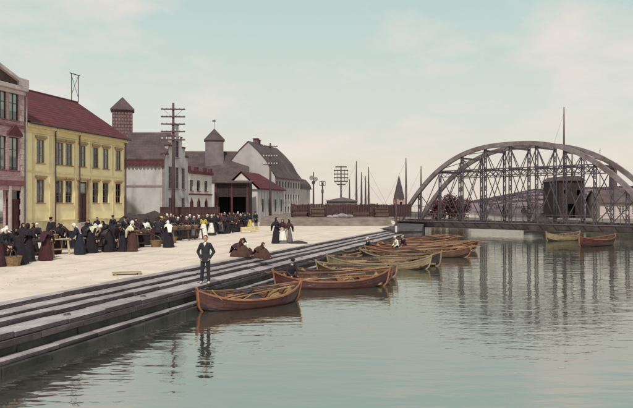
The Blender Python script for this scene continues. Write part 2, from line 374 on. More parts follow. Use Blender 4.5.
# mooring rings on the wide step
for nth, s in zip(('first', 'second', 'third', 'fourth', 'fifth', 'sixth'), (-3.0, 1.0, 4.5, 8.2, 13, 19.5)):
    r = MB(); r.tube([(.085 * math.cos(a), .085 * math.sin(a), .012) for a in [k * math.pi / 6 for k in range(13)]], .012, 6, cap=False)
    r.box(-.03, .03, .07, .13, -.02, .035)
    x, y = quay(s, 1.2)
    tag(r.build('mooring_ring', 'iron', loc=(x, y, -.356)), 'iron mooring ring on the wide quay step, %s from the left edge' % nth, 'mooring ring', 'mooring rings on the quay step')

# embankment, abutments, right bank
mb = MB(); mb.extrude([(73.5, -.5), (73.5, .02), (75.0, .55), (76.6, .93), (110, .95), (110, -.5)], 'x', -6.5, 8.6)
tag(mb.build('railway_embankment', 'bank'), kind='structure')
def abutment(name, poly, top, label):
    t = empty(name, (0, 0, 0)); tag(t, label, 'abutment')
    b = MB(); b.extrude(poly, 'z', -3.5, top - .22); b.build('masonry', 'darkstone', t)
    c = Vector((sum(p[0] for p in poly) / len(poly), sum(p[1] for p in poly) / len(poly)))
    b = MB(); b.extrude([(c.x + (p[0] - c.x) * 1.015, c.y + (p[1] - c.y) * 1.015) for p in poly], 'z', top - .22, top); b.build('coping', 'darkstone', t, bevel=.02)
    return t
abutment('bridge_abutment', [(7.6, 64.5), (10.7, 66), (12.4, 76), (15.2, 91), (15.0, 96), (8.6, 96), (6.8, 70)], -.02, 'dark stone abutment under the left end of the arched bridge')
abutment('bridge_abutment', [(31.6, 58), (36, 61), (44, 80), (37.5, 68.5)], .12, 'dark stone abutment at the right end of the arched bridge')
rland = [(31.2, 56), (36.3, 62), (40, 92), (40.4, 118), (60, 150), (300, 170), (300, -60), (60, -60)]
mb = MB(); mb.extrude(rland, 'z', -4, 0.0); tag(mb.build('right_bank', 'bank'), kind='structure')
# cope beam of the right quay
t = empty('quay_wall', (0, 0, 0)); tag(t, 'dark timber faced quay wall on the right bank by the bridge', 'quay wall')
pa, pb = Vector((22.0 + 6.6, 51.5, 0)), Vector((31.3, 57.5, 0))
b = MB(); b.bar((26.0, 46.5, -.6), (31.3, 57.5, -.6), .9, 2.6); b.build('wall', 'darkwood', t)
b = MB(); b.bar((26.0, 46.5, .76), (31.3, 57.5, .76), 1.0, .14); b.build('coping', 'stone', t)

# far hills
def hill(name, pts, depth, mname, seed):
    """pts: (px, py) outline at distance Y"""
    rr = random.Random(seed); b = MB(); rings = []
    for (px, py, Y) in pts:
        top = at(px, py, Y); x, h = top.x, top.z - WATER
        ring = []
        for k in range(9):
            u = k / 8; ring.append((x + rr.uniform(-2, 2), Y - depth * .35 + depth * u, WATER - .5 + max(0, h) * math.sin(math.pi * min(1, u * 1.0)) ** .8 * rr.uniform(.93, 1.04)))
        rings.append(ring)
    b.loft(rings, closed=False, cap=False); o = b.build(name, mname, smooth=True); tag(o, kind='structure'); return rings
def canopy(name, rings, mname, n, size, seed, label):
    rr = random.Random(seed); b = MB()
    for i in range(n):
        r = rr.choice(rings[1:-1]); j = rr.randrange(0, 6); p = Vector(r[j]).lerp(Vector(rr.choice((r[j + 1],))), rr.random())
        i2 = rings.index(r); q2 = Vector(rings[i2 + 1][j]); p = p.lerp(q2, rr.random())
        s = size * rr.uniform(.5, 1.2)
        pts = []
        for k in range(9):
            a = rr.uniform(0, 6.28); e = rr.uniform(-.4, 1)
            c = p + Vector((math.cos(a) * s * .7, math.sin(a) * s * .7, s * .6 * e)); w = s * rr.uniform(.35, .6)
            d = Vector((rr.uniform(-1, 1), rr.uniform(-1, 1), rr.uniform(-1, 1))).normalized(); e1 = d.orthogonal().normalized() * w; e2 = d.cross(e1)
            b.quad(c - e1, c - e2, c + e1, c + e2)
    o = b.build(name, mname); tag(o, label, 'wood', kind='stuff'); return o
h1 = hill('hill', [(455, 205, 700), (478, 202, 700), (495, 198, 700), (515, 194, 700), (540, 190, 700), (565, 188, 700), (600, 187, 700), (640, 185, 700), (690, 186, 700), (760, 192, 700), (900, 196, 720)], 160, 'hillwood', 3)
canopy('far_wood', h1, 'leafhill', 9000, 1.5, 4, 'purple brown wood covering the far hill behind the bridge')

# ------------------------------------------------------------------ buildings
WCACHE = {}
def window(parent, x, z0, w, h, y=.10, frame='framewhite', trim='yellowtrim', bars=(1, 2), curtain=True, hood=None, sill=True, arch=False):
    """window built in the frame of its house: x centre, z0 sill height, facade plane is y=0 and faces -y"""
    key = (round(w, 2), round(h, 2), frame, bars, arch)
    if key not in WCACHE:
        b = MB(); t = .055
        if arch:
            def ol(k): return [(-w / 2 + k, k), (w / 2 - k, k), (w / 2 - k, h * .62), (0, h - k * 1.5), (-w / 2 + k, h * .62)]
            o, i = ol(0), ol(t)
            for a in range(5):
                p, q2, r, s_ = o[a], o[(a + 1) % 5], i[(a + 1) % 5], i[a]
                b.extrude([p, q2, r, s_], 'y', -.03, .04)
            b.box(-.02, .02, -.025, .035, t, h * .85)
        else:
            b.box(-w / 2, -w / 2 + t, -.03, .04, 0, h); b.box(w / 2 - t, w / 2, -.03, .04, 0, h)
            b.box(-w / 2 + t, w / 2 - t, -.03, .04, 0, t); b.box(-w / 2 + t, w / 2 - t, -.03, .04, h - t, h)
            for k in range(bars[0]):
                c = -w / 2 + w * (k + 1) / (bars[0] + 1); b.box(c - .03, c + .03, -.026, .036, t, h - t)
            for k in range(bars[1]):
                c = h * (k + 1) / (bars[1] + 1) + (.12 * h if bars[1] == 1 else 0)
                for q2 in range(bars[0] + 1):
                    xa = -w / 2 + t + (w - 2 * t) * q2 / (bars[0] + 1) + .03; xb = -w / 2 + t + (w - 2 * t) * (q2 + 1) / (bars[0] + 1) - .03
                    b.box(xa, xb, -.02, .03, c - .02, c + .02)
        g = MB()
        if arch: g.quad(*[(p[0] * .9, 0, p[1] * .95 + .02) for p in ol(.02)])
        else: g.quad((-w / 2 + .04, 0, .04), (w / 2 - .04, 0, .04), (w / 2 - .04, 0, h - .04), (-w / 2 + .04, 0, h - .04))
        c = MB()
        for sgn in (-1, 1):
            rg = [[(sgn * (w / 2 - .02 - u * w * .30 * (1 - .35 * math.sin(math.pi * v))), .10 + .02 * math.sin(u * 19), .06 + v * (h - .1)) for u in [i / 8 for i in range(9)]] for v in (0, .25, .5, .75, 1)]
            c.loft(rg, closed=False, cap=False)
        WCACHE[key] = (b.mesh('window', frame), g.mesh('pane', 'glass'), c.mesh('curtain', 'curtain', smooth=True))
    a, g, c = WCACHE[key]
    o = link('window', a, parent, (x, y, z0)); link('pane', g, o, (0, .004, 0))
    if curtain: link('curtain', c, o)
    if sill:
        sk = ('sill', round(w, 2), trim)
        if sk not in WCACHE: b = MB(); b.box(-w / 2 - .09, w / 2 + .09, -.20, .05, -.09, -.004); WCACHE[sk] = b.mesh('sill', trim, bevel=.01)
        link('sill', WCACHE[sk], o)
    if hood:
        hk = ('hood', round(w, 2), round(h, 2), hood)
        if hk not in WCACHE:
            b = MB()
            if hood[0] == 'flat': b.box(-w / 2 - .18, w / 2 + .18, -y - .16, -y + .02, h + .12, h + .30); b.box(-w / 2 - .10, w / 2 + .10, -y - .07, -y + .02, h + .004, h + .12)
            if hood[0] == 'gable':
                b.extrude([(-w / 2 - .28, h + .10), (w / 2 + .28, h + .10), (w / 2 + .2, h + .34), (0, h + .92), (-w / 2 - .2, h + .34)], 'y', -y - .18, -y + .02)
            WCACHE[hk] = b.mesh('hood', hood[1], bevel=.012)
        link('hood', WCACHE[hk], o)
    return o

def facade(b, x0, x1, z0, z1, ops, depth=.16, room=.8, y=0.0):
    xs = sorted(set([x0, x1] + [v for o in ops for v in o[:2]])); zs = sorted(set([z0, z1] + [v for o in ops for v in o[2:]]))
    for i in range(len(xs) - 1):
        for j in range(len(zs) - 1):
            xm, zm = (xs[i] + xs[i + 1]) / 2, (zs[j] + zs[j + 1]) / 2
            if any(o[0] < xm < o[1] and o[2] < zm < o[3] for o in ops): continue
            b.quad((xs[i], y, zs[j]), (xs[i + 1], y, zs[j]), (xs[i + 1], y, zs[j + 1]), (xs[i], y, zs[j + 1]))
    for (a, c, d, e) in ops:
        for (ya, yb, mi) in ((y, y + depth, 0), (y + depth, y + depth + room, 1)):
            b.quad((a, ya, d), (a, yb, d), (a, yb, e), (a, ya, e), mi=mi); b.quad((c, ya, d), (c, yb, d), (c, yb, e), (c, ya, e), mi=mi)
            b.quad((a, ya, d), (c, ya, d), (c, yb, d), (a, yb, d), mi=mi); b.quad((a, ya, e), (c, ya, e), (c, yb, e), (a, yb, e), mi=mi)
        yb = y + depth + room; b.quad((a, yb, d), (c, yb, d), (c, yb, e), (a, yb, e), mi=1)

def solve_s(px, A, d):
    """distance along a facade (start A, direction d) at which it is seen in pixel column px"""
    k = (px - CX) / FPX
    return (k * A[1] - A[0]) / (d[0] - k * d[1])
def zat(py, Y): return CAMZ + (HY - py) / FPX * Y

D = (.263, .965); DROT = math.atan2(D[1], D[0])
# --- yellow house
YA = (-22.3, 50.0); YL = 13.7; YD = 11.0
yh = empty('yellow_house', (YA[0], YA[1], 0), DROT, 'two-storey yellow plastered house with dark red tiled roof facing the fish market', 'house')
def ysx(px): return solve_s(px, YA, D)
def ysz(px, py): return zat(py, YA[1] + D[1] * ysx(px))
ops = []; wins = []
UZ, UH, LZ, LH, WW = 5.75, 1.85, 2.60, 1.85, .92
cols = [40.6, 60, 69, 82.6, 95.6, 105.8, 118.3]
for i, c in enumerate(cols):
    x = ysx(c); ops.append((x - WW / 2, x + WW / 2, UZ, UZ + UH)); wins.append((x, UZ, UH))
    if i != 3: ops.append((x - WW / 2, x + WW / 2, LZ, LZ + LH)); wins.append((x, LZ, LH))
dx = ysx(83); ops.append((dx - .62, dx + .62, .92, 4.45))
WALLZ = 8.75
b = MB(); facade(b, 0, YL, 1.15, WALLZ, [o for o in ops if o[2] > 1])
b2 = [o for o in ops if o[2] < 1]
b = MB(); facade(b, 0, YL, 0, WALLZ, ops)
b.quad((0, 0, 0), (0, YD, 0), (0, YD, WALLZ), (0, YD / 2, 12.3), (0, 0, WALLZ)); b.quad((YL, 0, 0), (YL, YD, 0), (YL, YD, WALLZ), (YL, YD / 2, 12.3), (YL, 0, WALLZ))
b.quad((0, YD, 0), (YL, YD, 0), (YL, YD, WALLZ), (0, YD, WALLZ))
b.build('wall', ['yellow', 'room'], yh)
b = MB(); b.box(-.03, dx - .75, -.06, -.002, 0, 1.12); b.box(dx + .75, YL + .03, -.06, -.002, 0, 1.12); b.build('plinth', 'plinth', yh, bevel=.01)
b = MB(); b.box(-.06, dx - .72, -.10, -.004, 1.124, 1.22); b.box(dx + .72, YL + .06, -.10, -.004, 1.124, 1.22); b.build('plinth_moulding', 'yellowtrim', yh)
for (x, z, h) in wins: window(yh, x, z, WW, h, frame='windowbrown', hood=('flat', 'browntrim'), trim='browntrim', curtain=(int(x * 7) % 4 != 0))
b = MB(); b.box(-.15, YL + .15, -.10, .0, 8.05, 8.2); b.box(-.25, YL + .2, -.34, .0, 8.45, 8.74); b.build('cornice', 'yellowtrim', yh, bevel=.02)
b = MB(); b.box(-.12, YL + .12, -.05, -.001, 4.98, 5.12); b.build('string_course', 'yellowtrim', yh)
for px in (33.5, 50.4, 75, 91, 113):       # flat pilaster strips
    x = ysx(px); b = MB(); b.box(x - .10, x + .10, -.045, -.003, 1.23, 8.04); b.build('pilaster_strip', 'yellowtrim', yh)
for px in (52, 76.5, 123):
    x = ysx(px); b = MB(); b.tube([(x + .25, -.40, 8.80), (x + .25, -.16, 8.35), (x + .25, -.16, .2), (x + .25, -.3, .08)], .055, 8); b.build('downpipe', 'framedark', yh)
dr = MB(); dr.box(dx - .62, dx + .62, .10, .16, .92, 4.45); do = dr.build('door', 'doorwood', yh)
b = MB()
for sx in (-1, 1):
    for (za, zb_) in ((1.1, 1.9), (2.05, 3.2)): b.box(dx + sx * .31 - .21, dx + sx * .31 + .21, .075, .10, za, zb_)
b.build('panel', 'doorwood', do, bevel=.01)
b = MB(); b.tube([(dx + .06, .1, 1.95), (dx + .06, .04, 1.95), (dx + .16, .04, 1.95)], .015, 6); b.build('handle', 'iron', do)
b = MB(); b.box(dx - .55, dx + .55, .085, .099, 3.4, 4.3); b.build('pane', 'glass', do)
b = MB(); b.box(dx - .85, dx - .62, -.08, .05, .92, 4.55); b.box(dx + .62, dx + .85, -.08, .05, .92, 4.55); b.box(dx - .95, dx + .95, -.16, .05, 4.55, 4.75); b.build('door_surround', 'browntrim', yh, bevel=.012)
for k in range(4):
    b = MB(); b.box(dx - .8, dx + .8, -.35 * (4 - k) - .02, -.35 * (3 - k) + (.02 if k == 3 else 0) - .02, 0, .22 * (k + 1) + .02 * 0); b.build('door_step', 'stone', yh, bevel=.01)
rf = MB(); ov = .5
def slope(b, x0, x1, ya, za, yb, zb_, t=.14):
    b.add([(x0, ya, za), (x1, ya, za), (x1, yb, zb_), (x0, yb, zb_), (x0, ya, za - t), (x1, ya, za - t), (x1, yb, zb_ - t), (x0, yb, zb_ - t)],
          [(0, 1, 2, 3), (7, 6, 5, 4), (0, 4, 5, 1), (1, 5, 6, 2), (2, 6, 7, 3), (3, 7, 4, 0)])
slope(rf, -.1, YL + .35, -ov, 8.80, YD / 2, 12.65); slope(rf, -.1, YL + .35, YD + ov, 8.80, YD / 2 + .002, 12.65)
ro = rf.build('roof', 'redroof', yh)
b = MB(); b.tube([(-.1, YD / 2, 12.66), (YL + .35, YD / 2, 12.66)], .11, 8); b.build('ridge_tile_row', 'maroon', ro)
b = MB(); b.tube([(-.1, -ov - .04, 8.73), (YL + .35, -ov - .04, 8.73)], .075, 8); b.build('gutter', 'framedark', ro)
# wire frame on the roof of the yellow house
c0 = at(75, 101, 62.0)
rfm = empty('roof_wire_frame', (c0.x, c0.y, 12.3), DROT, 'tall open iron frame with crossed stays standing on the red roof', 'wire frame')
w2, hh = .52, 2.55
for sx in (-1, 1):
    b = MB(); b.box(sx * w2 - .03, sx * w2 + .03, -.03, .03, 0, hh); b.build('post', 'iron', rfm)
    b = MB(); b.bar((-sx * w2, .035, .5), (sx * w2, .035, hh - .1), .03, .03); b.build('stay', 'iron', rfm)
b = MB(); b.box(-w2 - .25, w2 + .25, -.035, .035, hh - .02, hh + .05); b.build('top_bar', 'iron', rfm)

# --- pink brick house
PL = 11.0
pA = (YA[0] - D[0] * (PL + .75) + .35, YA[1] - D[1] * (PL + .75) - .1)
ph = empty('pink_brick_house', (pA[0], pA[1], 0), DROT, 'pink brick house with shopfront and gabled window hood at the left edge', 'house')
def psx(px): return solve_s(px, pA, D)
ops = []; pw = []
for px in (14, 1.5, -12):
    x = psx(px)
    for (z, h) in ((8.7, 2.05), (5.0, 2.45)):
        ops.append((x - .5, x + .5, z, z + h)); pw.append((x, z, h))
xd = psx(15); ops += [(xd - .95, xd + .95, .25, 3.5), (psx(-2) - 1.1, psx(-2) + 1.1, .7, 3.5)]
PZ = 11.3
b = MB(); facade(b, 0, PL, 0, PZ, ops, .2)
b.quad((0, 0, 0), (0, 10, 0), (0, 10, PZ), (0, 0, PZ)); b.quad((PL, 0, 0), (PL, 10, 0), (PL, 10, PZ), (PL, 0, PZ)); b.quad((0, 10, 0), (PL, 10, 0), (PL, 10, PZ), (0, 10, PZ))
b.build('wall', ['pinkbrick', 'room'], ph)
for i, (x, z, h) in enumerate(pw):
    window(ph, x, z, 1.0, h, frame='framedark', trim='pinktrim', hood=(('gable', 'maroon') if z < 6 and i == 1 else None), bars=(1, 1), y=.12, curtain=False)
    b = MB(); b.quad((x - .47, .19, z + (.25 if i % 2 else .7)), (x + .47, .19, z + (.25 if i % 2 else .7)), (x + .47, .19, z + h - .05), (x - .47, .19, z + h - .05)); b.build('sky_sheen', 'sky_sheen', ph)  # pale panel behind the pane, painted in place of a sky reflection
b = MB(); b.box(-.05, PL + .05, -.12, -.001, 3.85, 4.25); b.build('shop_cornice', 'pinktrim', ph, bevel=.02)
b = MB(); b.box(-.05, PL + .05, -.08, -.001, 8.2, 8.42); b.build('string_course', 'pinktrim', ph, bevel=.02)
b = MB(); b.box(-.1, PL + .15, -.35, -.001, PZ - .32, PZ); b.box(-.1, PL + .05, -.16, -.001, PZ - .62, PZ - .32); b.build('cornice', 'palepink', ph, bevel=.03)
b = MB(); b.box(PL - .85, PL + .25, -.30, 1.0, PZ + .004, PZ + .62); b.build('parapet_block', 'palepink', ph, bevel=.03)
b = MB(); b.extrude([(-.4, PZ + .01), (PL - .9, PZ + .01), (PL - .9, PZ + .35), (PL * .42, PZ + 2.3), (-.4, PZ + 2.3)], 'y', -.15, 9.8); ro = b.build('roof', 'darkroof', ph)
b = MB(); b.bar((PL - .9, -.28, PZ + .42), (PL * .42, -.28, PZ + 2.37), .3, .24); b.build('raking_cornice', 'palepink', ro)
for k in range(26):   # quoins down the free corner, alternately long and short
    b = MB(); L = .42 if k % 2 else .28; b.box(PL - L, PL + .03, -.035, .03, .02 + k * .415, .02 + k * .415 + .395)
    if .02 + k * .415 + .4 < 3.8 or 4.3 < .02 + k * .415 and .02 + k * .415 + .4 < 8.15 or .02 + k * .415 > 8.45 and .02 + k * .415 + .4 < 10.6: b.build('quoin', 'palepink', ph, bevel=.01)
b = MB(); b.box(xd - .9, xd - .03, .12, .18, .25, 2.7); b.box(xd + .03, xd + .9, .12, .18, .25, 2.7); b.box(xd - .95, xd + .95, .1, .19, 2.7, 2.85); do = b.build('door', 'doorwood', ph)
b = MB(); b.quad((xd - .92, .14, 2.86), (xd + .92, .14, 2.86), (xd + .92, .14, 3.48), (xd - .92, .14, 3.48)); b.build('pane', 'glass', do)
for px in (9.5, 21.5):
    b = MB(); x = psx(px); b.box(x - .13, x + .13, -.09, -.002, .02, 3.84); b.build('shopfront_pilaster', 'palepink', ph, bevel=.015)
b = MB(); xs_ = psx(-2); b.quad((xs_ - 1.1, .12, .7), (xs_ + 1.1, .12, .7), (xs_ + 1.1, .12, 3.5), (xs_ - 1.1, .12, 3.5)); b.build('shop_window', 'glass', ph)
b = MB(); b.tube([(PL + .16, -.12, PZ - .7), (PL + .16, -.12, .2)], .06, 8); b.build('downpipe', 'zinc', ph)

# --- brick tower behind the yellow house
def tower(name, px, Y, wpx, py_eave, py_top, wallmat, label, rz, over=.22, vane=None, ratio=1.0):
    c = at(px, py_eave, Y); w = wpx / FPX * Y / 2 / (abs(math.cos(rz)) + abs(math.sin(rz)))
    t = empty(name, (c.x, Y, 0), rz, label, 'tower')
    z1 = c.z; zt = zat(py_top, Y)
    b = MB(); b.box(-w, w, -w, w, 0, z1); b.build('wall', wallmat, t)
    b = MB(); o = w + over
    b.add([(-o, -o, z1), (o, -o, z1), (o, o, z1), (-o, o, z1), (-o, -o, z1 - .12), (o, -o, z1 - .12), (o, o, z1 - .12), (-o, o, z1 - .12), (0, 0, zt)],
          [(0, 1, 8), (1, 2, 8), (2, 3, 8), (3, 0, 8), (0, 4, 5, 1), (1, 5, 6, 2), (2, 6, 7, 3), (3, 7, 4, 0), (7, 6, 5, 4)]); b.build('roof', 'darkroof', t)
    if vane:
        b = MB(); b.tube([(0, 0, zt - .2), (0, 0, zt + vane)], .035, 6); b.box(-.32, .2, -.015, .015, zt + vane - .38, zt + vane - .12); b.build('weather_vane', 'iron', t)
    return t, w, z1
t, w, z1 = tower('brick_tower', 122.5, 82.0, 24, 110.5, 97, 'towerbrick', 'square brick tower with pyramid roof rising behind the yellow house', R(16))
b = MB()
for side in range(2):
    for k in range(7):
        for r in range(8):
            u = -w + (k + .5) * 2 * w / 7; zz = z1 - .45 - r * .42
            if side == 0: b.box(u - .05, u + .05, -w - .012, -w + .01, zz - .07, zz + .07)
            else: b.box(w - .01, w + .012, u - .05, u + .05, zz - .07, zz + .07)
tag(b.build('pale_brick_pattern', 'palebrick', t), kind='stuff')

# --- grey house with stepped gable
gA = (-20.8, 70.0); gL = 4.45
gh = empty('grey_gabled_house', (-16.35, 70.0, 0), 0, 'grey plastered house with stepped gable and scalloped red eaves board', 'house')
gz = zat(159, 70)
# local: x to the right, y away.  the front wall faces the camera, the stepped gable runs away along D on the right side
def onD(s_, off=0): return (D[0] * s_ + D[1] * off, D[1] * s_ - D[0] * off)
e5 = onD(5.5)
b = MB()
ops = []
b.quad((-gL, 0, 0), (0, 0, 0), (0, 0, gz), (-gL, 0, gz)); b.quad((-gL, 0, 0), (-gL, 5.3, 0), (-gL, 5.3, gz), (-gL, 2.6, 10.3), (-gL, 0, gz)); b.quad((-gL, 5.3, 0), (e5[0], e5[1], 0), (e5[0], e5[1], gz), (-gL, 5.3, gz))
b.build('wall', 'greyplaster', gh)
b = MB(); b.box(-gL, -.02, -.06, -.002, zat(186, 70) - .1, zat(186, 70) + .08); b.build('string_course', 'greytrim', gh)
for x in (-gL + .12, -.14): b = MB(); b.box(x - .12, x + .12, -.08, -.003, 0, gz - .75); b.build('corner_strip', 'greytrim', gh)
gg = empty('tmp'); bpy.data.objects.remove(gg)
# stepped gable wall in its own rotated frame, drawn as a child part
gab = MB(); W5 = 5.5
prof = [(0, 0), (W5, 0), (W5, gz + .5), (W5 - .75, gz + .5), (W5 - .75, gz + 1.5), (W5 - 1.5, gz + 1.5), (W5 - 1.5, gz + 2.6), (W5 / 2 + .45, gz + 2.6), (W5 / 2 + .45, 11.3), (W5 / 2 - .45, 11.3), (W5 / 2 - .45, gz + 2.6),
        (1.5, gz + 2.6), (1.5, gz + 1.5), (.75, gz + 1.5), (.75, gz + .5), (0, gz + .5)]
gab.extrude(prof, 'y', 0, .4)
go = gab.build('stepped_gable', 'greyplaster', gh, rz=DROT)
for (xa, xb, zz) in ((0, .75, gz + .5), (.75, 1.5, gz + 1.5), (1.5, W5 / 2 - .45, gz + 2.6), (W5 / 2 - .45, W5 / 2 + .45, 11.3), (W5 / 2 + .45, W5 - 1.5, gz + 2.6), (W5 - 1.5, W5 - .75, gz + 1.5), (W5 - .75, W5, gz + .5)):
    b = MB(); b.box(xa - .05, xb + .05, -.07, .47, zz + .003, zz + .16); b.build('coping', 'maroon', go)
for (x, z, w_, h_) in ((W5 / 2, 7.7, .8, 1.9), (1.2, 4.2, .7, 2.4), (2.75, 4.2, .7, 2.4), (4.3, 4.2, .7, 2.4), (1.2, 1.0, .7, 2.2), (4.3, 1.0, .7, 2.2)):
    window(go, x, z, w_, h_, y=-.012, frame='greytrim', trim='greytrim', curtain=False, bars=(1, 2))
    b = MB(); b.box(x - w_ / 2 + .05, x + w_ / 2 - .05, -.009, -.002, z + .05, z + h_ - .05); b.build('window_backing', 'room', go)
b = MB(); b.add([(-gL - .2, -.35, gz + .02), (.0, -.35, gz + .02), (e5[0] / 2 - .1, 2.65, 10.5), (-gL - .2, 2.65, 10.5), (-gL - .2, -.35, gz - .1), (0, -.35, gz - .1), (e5[0] / 2 - .1, 2.65, 10.36), (-gL - .2, 2.65, 10.36)],
                [(0, 1, 2, 3), (7, 6, 5, 4), (0, 4, 5, 1), (1, 5, 6, 2), (2, 6, 7, 3), (3, 7, 4, 0)])
b.add([(e5[0] - .1, 5.6, gz + .02), (-gL - .2, 5.6, gz + .02), (-gL - .2, 2.651, 10.5), (e5[0] / 2 - .1, 2.651, 10.5)], [(0, 1, 2, 3)])
ro = b.build('roof', 'darkroof', gh)
b = MB()          # scalloped eaves board
n = 11; wv = gL / n; poly = [(-gL, gz + .02)]
bot = []
for k in range(n):
    for u in range(6): a = u / 5; bot.append((-gL + (k + a) * wv, gz - .55 - .28 * math.sin(math.pi * a)))
poly = [(-gL, gz)] + bot + [(0, gz)]
b.extrude(poly, 'y', -.30, -.24); b.build('scalloped_board', 'maroon', gh)

# --- white house with red cornice
wA = (-16.35 + onD(5.7)[0], 70 + onD(5.7)[1]); wLn = 6.4
wh = empty('white_house', (wA[0], wA[1], 0), DROT, 'small white plastered house with dark red cornice and pointed lower windows', 'house')
wz = zat(174, wA[1] + 2)
ops = []
for px in (191.5, 198.5, 206): 
    x = solve_s(px, wA, D); ops += [(x - .42, x + .42, wz - 2.0, wz - .75)]
    window(wh, x, wz - 2.0, .84, 1.25, frame='framedark', trim='pinktrim', curtain=(px > 195), bars=(1, 1))
    window(wh, x, wz - 4.3, .84, 1.5, y=-.02, frame='pinktrim', trim='pinktrim', curtain=False, arch=True)
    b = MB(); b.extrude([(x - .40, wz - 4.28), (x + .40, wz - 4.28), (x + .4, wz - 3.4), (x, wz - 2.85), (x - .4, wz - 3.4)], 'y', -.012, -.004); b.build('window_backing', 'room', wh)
b = MB(); facade(b, 0, wLn, 0, wz, ops); b.quad((0, 0, 0), (0, 7, 0), (0, 7, wz), (0, 0, wz)); b.quad((wLn, 0, 0), (wLn, 7, 0), (wLn, 7, wz), (wLn, 0, wz)); b.build('wall', ['whiteplaster', 'room'], wh)
b = MB(); b.box(-.02, wLn + .15, -.22, -.002, wz, wz + .35); b.build('cornice', 'maroon', wh, bevel=.02)
b = MB(); b.box(-.02, wLn + .05, -.08, -.002, wz - 2.5, wz - 2.35); b.build('string_course', 'maroon', wh)
for x in (0, 2.0, 4.4, wLn - .4): b = MB(); b.box(x, x + .4, -.1, .3, wz + .352, wz + .85); b.build('parapet_block', 'maroon', wh, bevel=.015)
b = MB(); slope(b, -.0, wLn + .1, .32, wz + .3, 4, wz + 2.0); slope(b, 0, wLn + .1, 7.2, wz + .3, 4.002, wz + 2.0); b.build('roof', 'maroon', wh)
b = MB(); b.box(.2, .7, 1.2, 1.7, wz + .5, wz + 2.4); b.build('chimney', 'pinkbrick', wh)

# --- dark roofed hall with tower
hc = at(212, 148, 104)
dh = empty('dark_roofed_hall', (hc.x, 104, 0), R(3), 'long hall with steep dark tiled roof behind the white house', 'hall')
hz = 11.3
b = MB(); b.box(-6.5, 5.5, 0, 9, 0, 6.5); b.extrude([(0, 6.5), (9, 6.5), (4.5, hz - .3)], 'x', -6.5, 5.5); b.build('wall', 'greyplaster', dh)
b = MB(); slope(b, -6.8, 5.8, -.4, 6.3, 4.5, hz); slope(b, -6.8, 5.8, 9.4, 6.3, 4.502, hz); b.build('roof', 'darkroof', dh)
tower('roofed_tower', 214.3, 107.5, 20.5, 140.5, 128.5, 'towerplaster', 'square dark tower with pyramid roof and weather vane over the dark roofed hall', R(10), vane=1.5)

# --- great barn with gambrel roof
bc = Vector((-6.7, 105.0)); BL = 14.2; BW = 9.2
bn = empty('gambrel_barn', (bc.x, bc.y, 0), DROT, 'big pale barn with curved gambrel roof and rows of small side windows', 'barn')
bz = 7.0; prof = [(0, bz), (BW * .08, 8.2), (BW * .17, 9.7), (BW * .33, 11.35), (BW * .5, 12.75), (BW * .67, 11.35), (BW * .83, 9.7), (BW * .92, 8.2), (BW, bz)]
ops = []
for k in range(9):
    x = 1.0 + k * 1.52
    for (z, h) in ((5.3, .95), (3.2, .95), (1.1, .95)): ops.append((x - .32, x + .32, z, z + h)); window(bn, x, z, .64, h, frame='framedark', trim='barnplaster', curtain=False, bars=(1, 1))
b = MB(); facade(b, 0, BL, 0, bz, ops)
for x in (0, BL): b.add([(x, 0, 0), (x, BW, 0)] + [(x, p[0], p[1] - .05) for p in reversed(prof)], [tuple(range(len(prof) + 2))])
b.quad((0, BW, 0), (BL, BW, 0), (BL, BW, bz), (0, BW, bz)); b.build('wall', ['barnplaster', 'room'], bn)
b = MB(); o_ = [(p[0] + (-.4 if i == 0 else (.4 if i == 8 else 0)), p[1] + (.08 if 0 < i < 8 else -.15)) for i, p in enumerate(prof)]
i_ = [(p[0], p[1] - .16) for p in o_]; b.extrude(o_ + i_[::-1], 'x', -.12, BL + .3); ro = b.build('roof', 'darkroof', bn)
for (x, w_) in ((3.2, .7), (4.2, .5)): b = MB(); b.box(x, x + w_, BW / 2 - .4, BW / 2 + .4, 12.4, 13.6 - .2 * (x > 4)); b.box(x - .08, x + w_ + .08, BW / 2 - .48, BW / 2 + .48, 13.42 - .2 * (x > 4), 13.5 - .2 * (x > 4)); b.build('chimney', 'towerbrick', ro)
for k in range(8):
    b = MB(); x = 1.76 + k * 1.52; b.box(x - .09, x + .09, -.06, -.002, 0, bz - .3); b.build('pilaster_strip', 'whiteplaster', bn)
# lean-to beyond the barn
lp = (bc.x + D[0] * (BL + .5), bc.y + D[1] * (BL + .5))
lt = empty('lean_to_store', (lp[0], lp[1], 0), DROT, 'low grey store with rounded dark roof at the far end of the barn', 'store')
b = MB(); b.box(0, 7, .3, 7.5, 0, 5.4); b.build('wall', 'barnplaster', lt)
pr = [(.0, 5.3), (.3, 6.2), (1.2, 7.2), (3.6, 7.8), (6.2, 7.2), (7.4, 6.2), (7.8, 5.3)]
b = MB(); b.extrude(pr, 'x', -.1, 7.3); b.build('roof', 'darkroof', lt)

